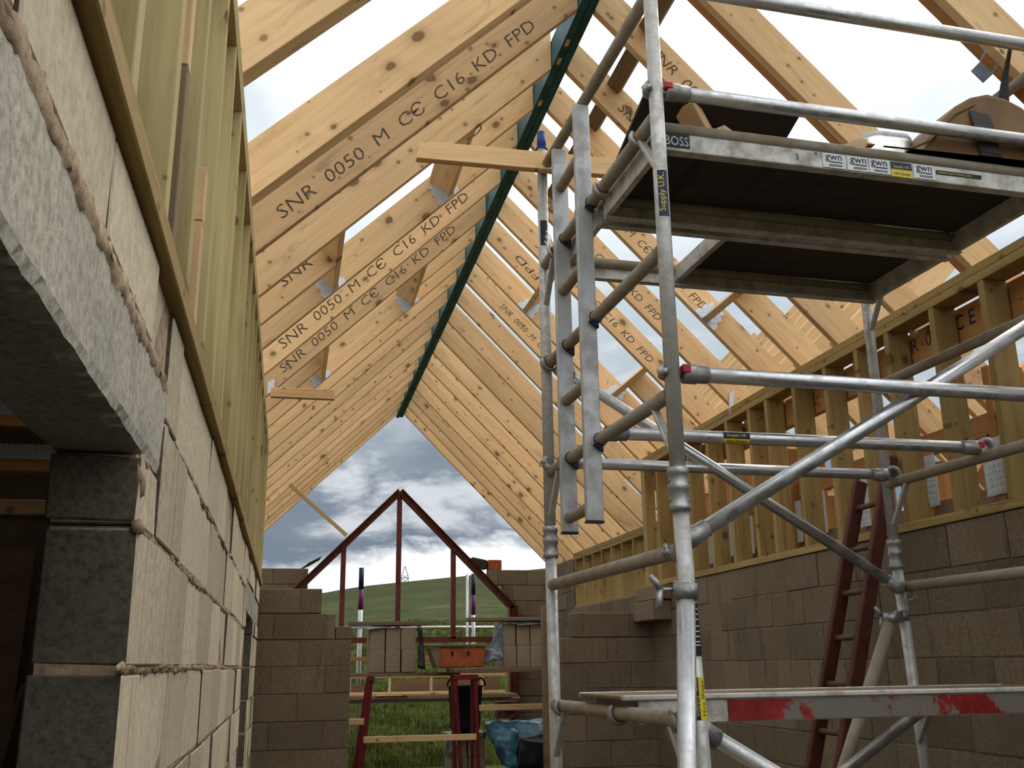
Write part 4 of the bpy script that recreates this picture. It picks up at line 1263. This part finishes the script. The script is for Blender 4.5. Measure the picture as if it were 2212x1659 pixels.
# polythene over the stacks
def sheet(name, mat, grid, label, cat, amp=.012, sub=6, th=.002):
    """grid: rows of control points, bilinear subdivision plus wrinkles"""
    nr, nc = len(grid), len(grid[0]); vs = []
    RR, CC = (nr - 1) * sub + 1, (nc - 1) * sub + 1
    for a in range(RR):
        i = min(a // sub, nr - 2); s_ = a / sub - i
        for b_ in range(CC):
            j = min(b_ // sub, nc - 2); t = b_ / sub - j
            p = (Vector(grid[i][j]) * (1 - s_) * (1 - t) + Vector(grid[i + 1][j]) * s_ * (1 - t) + Vector(grid[i][j + 1]) * (1 - s_) * t + Vector(grid[i + 1][j + 1]) * s_ * t)
            w = noise.noise_vector(p * 9) * amp + noise.noise_vector(p * 22) * amp * .5
            vs.append(P(*(p + w)))
    fs = [(a * CC + b_, a * CC + b_ + 1, (a + 1) * CC + b_ + 1, (a + 1) * CC + b_) for a in range(RR - 1) for b_ in range(CC - 1)]
    mb = MB(); mb.add(vs, fs, 0, True)
    o = mb.build(name, mat)
    md = o.modifiers.new('thickness', 'SOLIDIFY'); md.thickness = th
    return tag(o, label, cat)
sheet('polythene_sheet', 'tarp', [[(.57, 10.26, .36), (.80, 10.27, .345), (1.05, 10.28, .378), (1.27, 10.28, .386)], [(.57, 10.30, .385), (.80, 10.31, .384), (1.05, 10.31, .384), (1.29, 10.31, .386)], [(.57, 10.50, .385), (.80, 10.50, .384), (1.05, 10.50, .384), (1.30, 10.50, .384)]],
      'grey polythene sheet draped over the left block stack', 'polythene sheet', .008)
MBs = [[(1.275, 10.26, .386), (1.32, 10.25, .375)], [(1.29, 10.26, .2), (1.345, 10.25, .18)], [(1.28, 10.26, -.03), (1.36, 10.25, -.04)]]
sheet('polythene_flap', 'dpm', MBs, 'black polythene flap hanging down the right side of the left block stack', 'polythene sheet', .006)
sheet('polythene_sheet', 'tarp', [[(2.02, 10.20, .02), (2.09, 10.22, .03), (2.15, 10.24, .05)], [(2.02, 10.24, .20), (2.08, 10.24, .22), (2.15, 10.27, .20)], [(2.08, 10.26, .38), (2.12, 10.28, .41), (2.16, 10.29, .40)],
                                [(2.16, 10.28, .425), (2.16, 10.40, .42), (2.17, 10.55, .42)]], 'crumpled grey polythene hanging over the left end of the right block stack', 'polythene sheet', .02)
sheet('polythene_sheet', 'tarp', [[(2.15, 10.27, .415), (2.35, 10.26, .385), (2.62, 10.27, .40), (2.78, 10.30, .43)], [(2.15, 10.31, .42), (2.35, 10.31, .42), (2.62, 10.31, .42), (2.78, 10.33, .43)], [(2.15, 10.55, .42), (2.35, 10.55, .42), (2.62, 10.55, .42), (2.78, 10.55, .43)]],
      'grey polythene folded along the top of the right block stack', 'polythene sheet', .010)
sheet('polythene_crumple', 'tarp', [[(1.90, 10.16, .13), (2.0, 10.12, .16), (2.10, 10.16, .12)], [(1.93, 10.14, .06), (2.0, 10.10, .03), (2.09, 10.13, .06)], [(1.93, 10.15, .0), (1.98, 10.12, -.01), (2.03, 10.13, .03)]],
      'crumpled grey polythene end lying beside the orange box', 'polythene sheet', .025)
# orange box with hand slots under a wooden lid board
ob = empty('orange_box', P(1.68, 10.2, -.03), 'orange plastic box with two hand slots standing on the trestle boards', 'box')
mb = MB(); mb.prism([P(1.46, 10.06, -.028), P(1.92, 10.06, -.028), P(1.93, 10.06, .165), P(1.455, 10.06, .165)], Vector((0, .32, 0)))
mb.build('box_body', 'orange', ob, .01)
for x in (1.60, 1.76):
    mb = MB(); mb.obox(P(x, 10.056, .105), Vector((.010, 0, 0)), Vector((0, .003, 0)), Vector((0, 0, .024))); tag(mb.build('hand_slot', 'black', ob, .008), 'dark hand slot')
mb = MB(); mb.prism([P(1.38, 10.07, .16), P(1.45, 10.05, -.028), P(1.47, 10.05, -.028), P(1.47, 10.05, .165)], Vector((0, .3, 0))); tag(mb.build('side_board', 'board', ob), 'sloping wooden side board')
tag(timber('lid_board', 'board', P(1.36, 10.22, .183), P(1.96, 10.22, .183), .36, .022, UP), 'wooden board lying on top of the orange box', 'board')
# red trestles
def trestle(x0, x1, yf, label, xbs):
    root = empty('trestle', P((x0 + x1) / 2, yf, FL), label, 'trestle', 'red steel trestles')
    for dx, yy, xb in ((0, yf - .02, xbs[0]), (.0, yf + .16, xbs[1]), (x1 - x0, yf - .02, xbs[2]), (x1 - x0, yf + .16, xbs[3])):
        MB().bar(P(x0 + dx, yy, -.10), P(x0 + dx + xb, yy, FL + .005), .034, .034, Vector((0, 1, 0))).build('leg', 'red_trestle', root, .004)
    MB().bar(P(x0 - .02, yf - .03, -.115), P(x1 + .02, yf - .03, -.115), .045, .05).build('top_bar', 'red_trestle', root, .004)
trestle(.80, .82, 10.05, 'red steel trestle under the left end of the long board', (-.15, -.20, -.135, -.18))
tr = trestle(1.60, 1.80, 9.9, 'red steel trestle in front of the black bucket', (.10, .05, .04, .0))
for z, x0, x1, y, lb in ((-.66, .74, 1.80, 9.86, 'low timber rail between the two red trestles'), (-.40, 1.83, 2.62, 9.86, 'short timber rail from the right trestle to the prop'), (-.50, .56, .74, 9.86, 'stub of timber rail at the left trestle')):
    tag(timber('timber_rail', 'pine_old', P(x0, y, z), P(x1, y, z), .04, .055, UP), lb, 'rail')
# bucket
bk = empty('rubber_bucket', P(1.80, 10.55, -.66), 'black rubber builders bucket with two handles behind the right trestle', 'bucket')
mb = MB(); cc = P(1.815, 10.55, -.665); ring = lambda r, z: [cc + Vector((r * math.cos(2 * math.pi * k / 24), r * math.sin(2 * math.pi * k / 24), z)) for k in range(24)]
loft(mb, [ring(.135, 0), ring(.15, .06), ring(.175, .44), ring(.185, .445), ring(.185, .46), ring(.168, .46), ring(.14, .02)])
mb.build('bucket_body', 'blackrubber', bk)
for s_ in (-1, 1):
    pts = [cc + Vector((s_ * .15 + .045 * math.cos(a) * 1, -.06 + .0 * a, .455 + .075 * math.sin(a))) for a in [math.pi * i / 8 for i in range(9)]]
    mb = MB(); mb.sweep(pts, .009, 8); mb.build('bucket_handle', 'blackrubber', bk)
sheet('polythene_sheet', 'tarp', [[(1.60, 10.50, -.86), (1.63, 10.50, -.9), (1.80, 10.52, -.68), (2.02, 10.52, -.72)], [(1.63, 10.52, -.67), (1.66, 10.53, -.664), (1.84, 10.54, -.664), (2.03, 10.54, -.664)], [(1.63, 10.9, -.668), (1.66, 10.9, -.668), (1.84, 10.9, -.668), (2.05, 10.9, -.668)]],
      'grey polythene over the low block stack under the bucket', 'polythene sheet', .010)
# blue sheeted pallet and brick
block_stack(2.18, 10.62, FL, 3, 2, .21, .215, .44, 'the pallet under the blue plastic', 'blocks under the blue plastic', '')
sheet('plastic_sheet', 'bluesheet', [[(1.98, 10.40, -.62), (2.2, 10.36, -.72), (2.45, 10.36, -.72), (2.75, 10.42, -.70)], [(2.02, 10.44, -.575), (2.2, 10.50, -.57), (2.45, 10.50, -.57), (2.75, 10.50, -.55)], [(2.08, 10.85, -.58), (2.2, 10.9, -.58), (2.45, 10.9, -.58), (2.75, 10.9, -.56)]],
      'light blue plastic sheet thrown over the block pallet at right', 'plastic sheet', .03)
sheet('plastic_sheet', 'bluesheet', [[(1.99, 10.40, -.60), (2.15, 10.34, -.64), (2.32, 10.34, -.66)], [(2.05, 10.36, -.78), (2.16, 10.31, -.80), (2.30, 10.32, -.82)], [(2.16, 10.38, -.96), (2.2, 10.33, -.98), (2.30, 10.34, -1.0)]],
      'loose blue plastic fold hanging down the front of the pallet', 'plastic sheet', .03)
MB_ = [[(2.30, 10.33, -.70), (2.5, 10.32, -.74), (2.75, 10.33, -.78)], [(2.30, 10.33, -1.0), (2.5, 10.32, -1.0), (2.75, 10.33, -1.0)]]
sheet('plastic_flap', 'dpm', MB_, 'black plastic flap below the blue sheet', 'plastic sheet', .012)
br = empty('clay_block', P(2.27, 10.6, -.56), 'dark red perforated clay block on the blue sheet', 'clay block')
mb = MB(); mb.box(2.15, 2.38, 10.52, 10.72, -.535, -.37); mb.build('block_body', 'brickred', br, .006)
mb = MB()
for k in range(8): mb.box(2.155 + k * .029, 2.163 + k * .029, 10.514, 10.522, -.53, -.395)
mb.build('block_ribs', 'brickred', br)
mb = MB(); mb.obox(P(2.265, 10.517, -.475), Vector((.05, 0, 0)), Vector((0, .004, 0)), Vector((0, 0, .016))); mb.build('grip_hole', 'black', br, .006)

# ------------------------------------------------------------------ timber rail frame and ply at the far side
fr = empty('timber_barrier', P(1.6, 13.0, -.36), 'light timber rail frame lying across the far opening', 'timber barrier')
yf = 13.0
for z in (-.13, -.335):
    timber('rail', 'pine', P(.70, yf, z), P(2.75, yf, z), .05, .035, UP, fr)
for x in (.79, 1.28, 1.80, 2.45):
    timber('upright', 'pine', P(x, yf, -.317), P(x, yf, -.148), .05, .03, Vector((1, 0, 0)), fr)
tag(MB().box(1.36, 2.72, 13.18, 13.198, -.36, -.17).build('plywood_sheet', 'ply'), 'strip of plywood standing behind the timber frame', 'plywood')
tag(MB().box(.78, .98, 13.18, 13.198, -.36, -.23).build('plywood_sheet', 'ply'), 'small plywood piece standing behind the frame at left', 'plywood')
tag(timber('scaffold_board', 'board', P(.55, 13.15, -.382), P(2.9, 13.15, -.382), .45, .045, UP), 'scaffold deck board outside under the timber frame', 'scaffold board')
mb = MB(); mb.tube(P(.55, 13.3, -.43), P(3.0, 13.3, -.43), .025, 12)
tag(mb.build('scaffold_tube', 'alu_post'), 'scaffold tube under the far deck board', 'scaffold tube')
tag(MB().prism([P(1.10, 12.9, -.361), P(1.50, 12.9, -.361), P(1.42, 12.9, -.33), P(1.2, 12.9, -.335)], Vector((0, .03, 0))).build('wood_scrap', 'pine'), 'pale wood scrap on the far deck board', 'wood scrap')

# outside scaffold poles
def pole(x, y, z0, z1, lab, tip=None, r=.030):
    root = empty('scaffold_pole', P(x, y, z0), lab, 'scaffold pole')
    MB().tube(P(x, y, z0), P(x, y, z1), r, 14).build('pole_tube', 'alu', root)
    if tip:
        MB().tube(P(x, y, z1 - .62), P(x, y, z1 - .32), r + .003, 14).build('painted_band', 'purple', root)
        MB().tube(P(x, y, z1 - .32), P(x, y, z1 + .005), r + .003, 14).build('painted_tip', 'navy', root)
pole(1.075, 15.6, FL, 1.44, 'scaffold pole with dark painted tip outside, left of centre', True, .036)
pole(2.715, 15.6, FL, 1.36, 'thin bare scaffold pole outside at right of the gable', None, .022)
pole(2.81, 15.6, FL, 1.36, 'scaffold pole with purple band outside at right of the gable', True, .030)
mb = MB(); mb.tube(P(.8, 15.66, .555), P(3.5, 15.66, .55), .026, 14)
tag(mb.build('scaffold_tube', 'alu'), 'bright horizontal scaffold tube outside the far opening', 'scaffold tube')
for z, x0, x1, lb in ((.10, .4, 1.35, 'left orange guard board outside the opening'), (.09, 1.95, 3.3, 'right orange guard board outside the opening'), (-.13, .4, 3.3, 'lower orange guard board outside the opening')):
    tag(timber('guard_board', 'orange_wood', P(x0, 15.5, z), P(x1, 15.5, z), .03, .055, UP), lb, 'guard board')
# membranes and clay block on the gable tops
sheet('membrane', 'dpm', [[(.10, 14.76, 1.30), (.25, 14.76, 1.42), (.46, 14.76, 1.54)], [(.10, 14.9, 1.30), (.25, 14.9, 1.44), (.46, 14.9, 1.56)], [(.02, 15.1, 1.25), (.2, 15.1, 1.38), (.42, 15.1, 1.50)]], 'dark membrane lying on the left slope of the gable wall', 'membrane', .010)
mb = MB(); mb.prism([P(2.62, 14.8, 1.52), P(2.66, 14.8, 1.545), P(2.88, 14.8, 1.50), P(2.88, 14.8, 1.37), P(2.78, 14.8, 1.37)], Vector((0, .2, 0)))
tag(mb.build('membrane_roll', 'dpm', None, .01), 'rolled black membrane on top of the right gable wall', 'membrane')
tag(MB().box(2.89, 3.09, 14.76, 14.95, 1.353, 1.50).build('clay_block', 'orange', None, .008), 'orange clay block on top of the right gable wall', 'clay block')
# far pylon on the hill crest
py = empty('pylon', P(9.3, 100, 7.0), 'tiny lattice electricity pylon on the hill crest', 'pylon')
mb = MB(); zb = 6.7
for sx in (-1, 1):
    mb.bar(P(11.15 + sx * .42, 100, zb), P(11.15 + sx * .30, 100, zb + 1.9), .07, .07)
    mb.bar(P(11.15 + sx * .30, 100, zb + 1.9), P(11.15, 100, zb + 2.75), .06, .06)
for k in range(5):
    a, b_ = zb + k * .38, zb + (k + 1) * .38
    mb.bar(P(11.15 - .40 + k * .02, 100, a), P(11.15 + .38 - k * .02, 100, b_), .05, .05)
    mb.bar(P(11.15 + .40 - k * .02, 100, a), P(11.15 - .38 + k * .02, 100, b_), .05, .05)
mb.bar(P(10.7, 100, zb + 1.6), P(11.6, 100, zb + 1.6), .06, .06)
mb.build('lattice', 'steel_pylon', py)
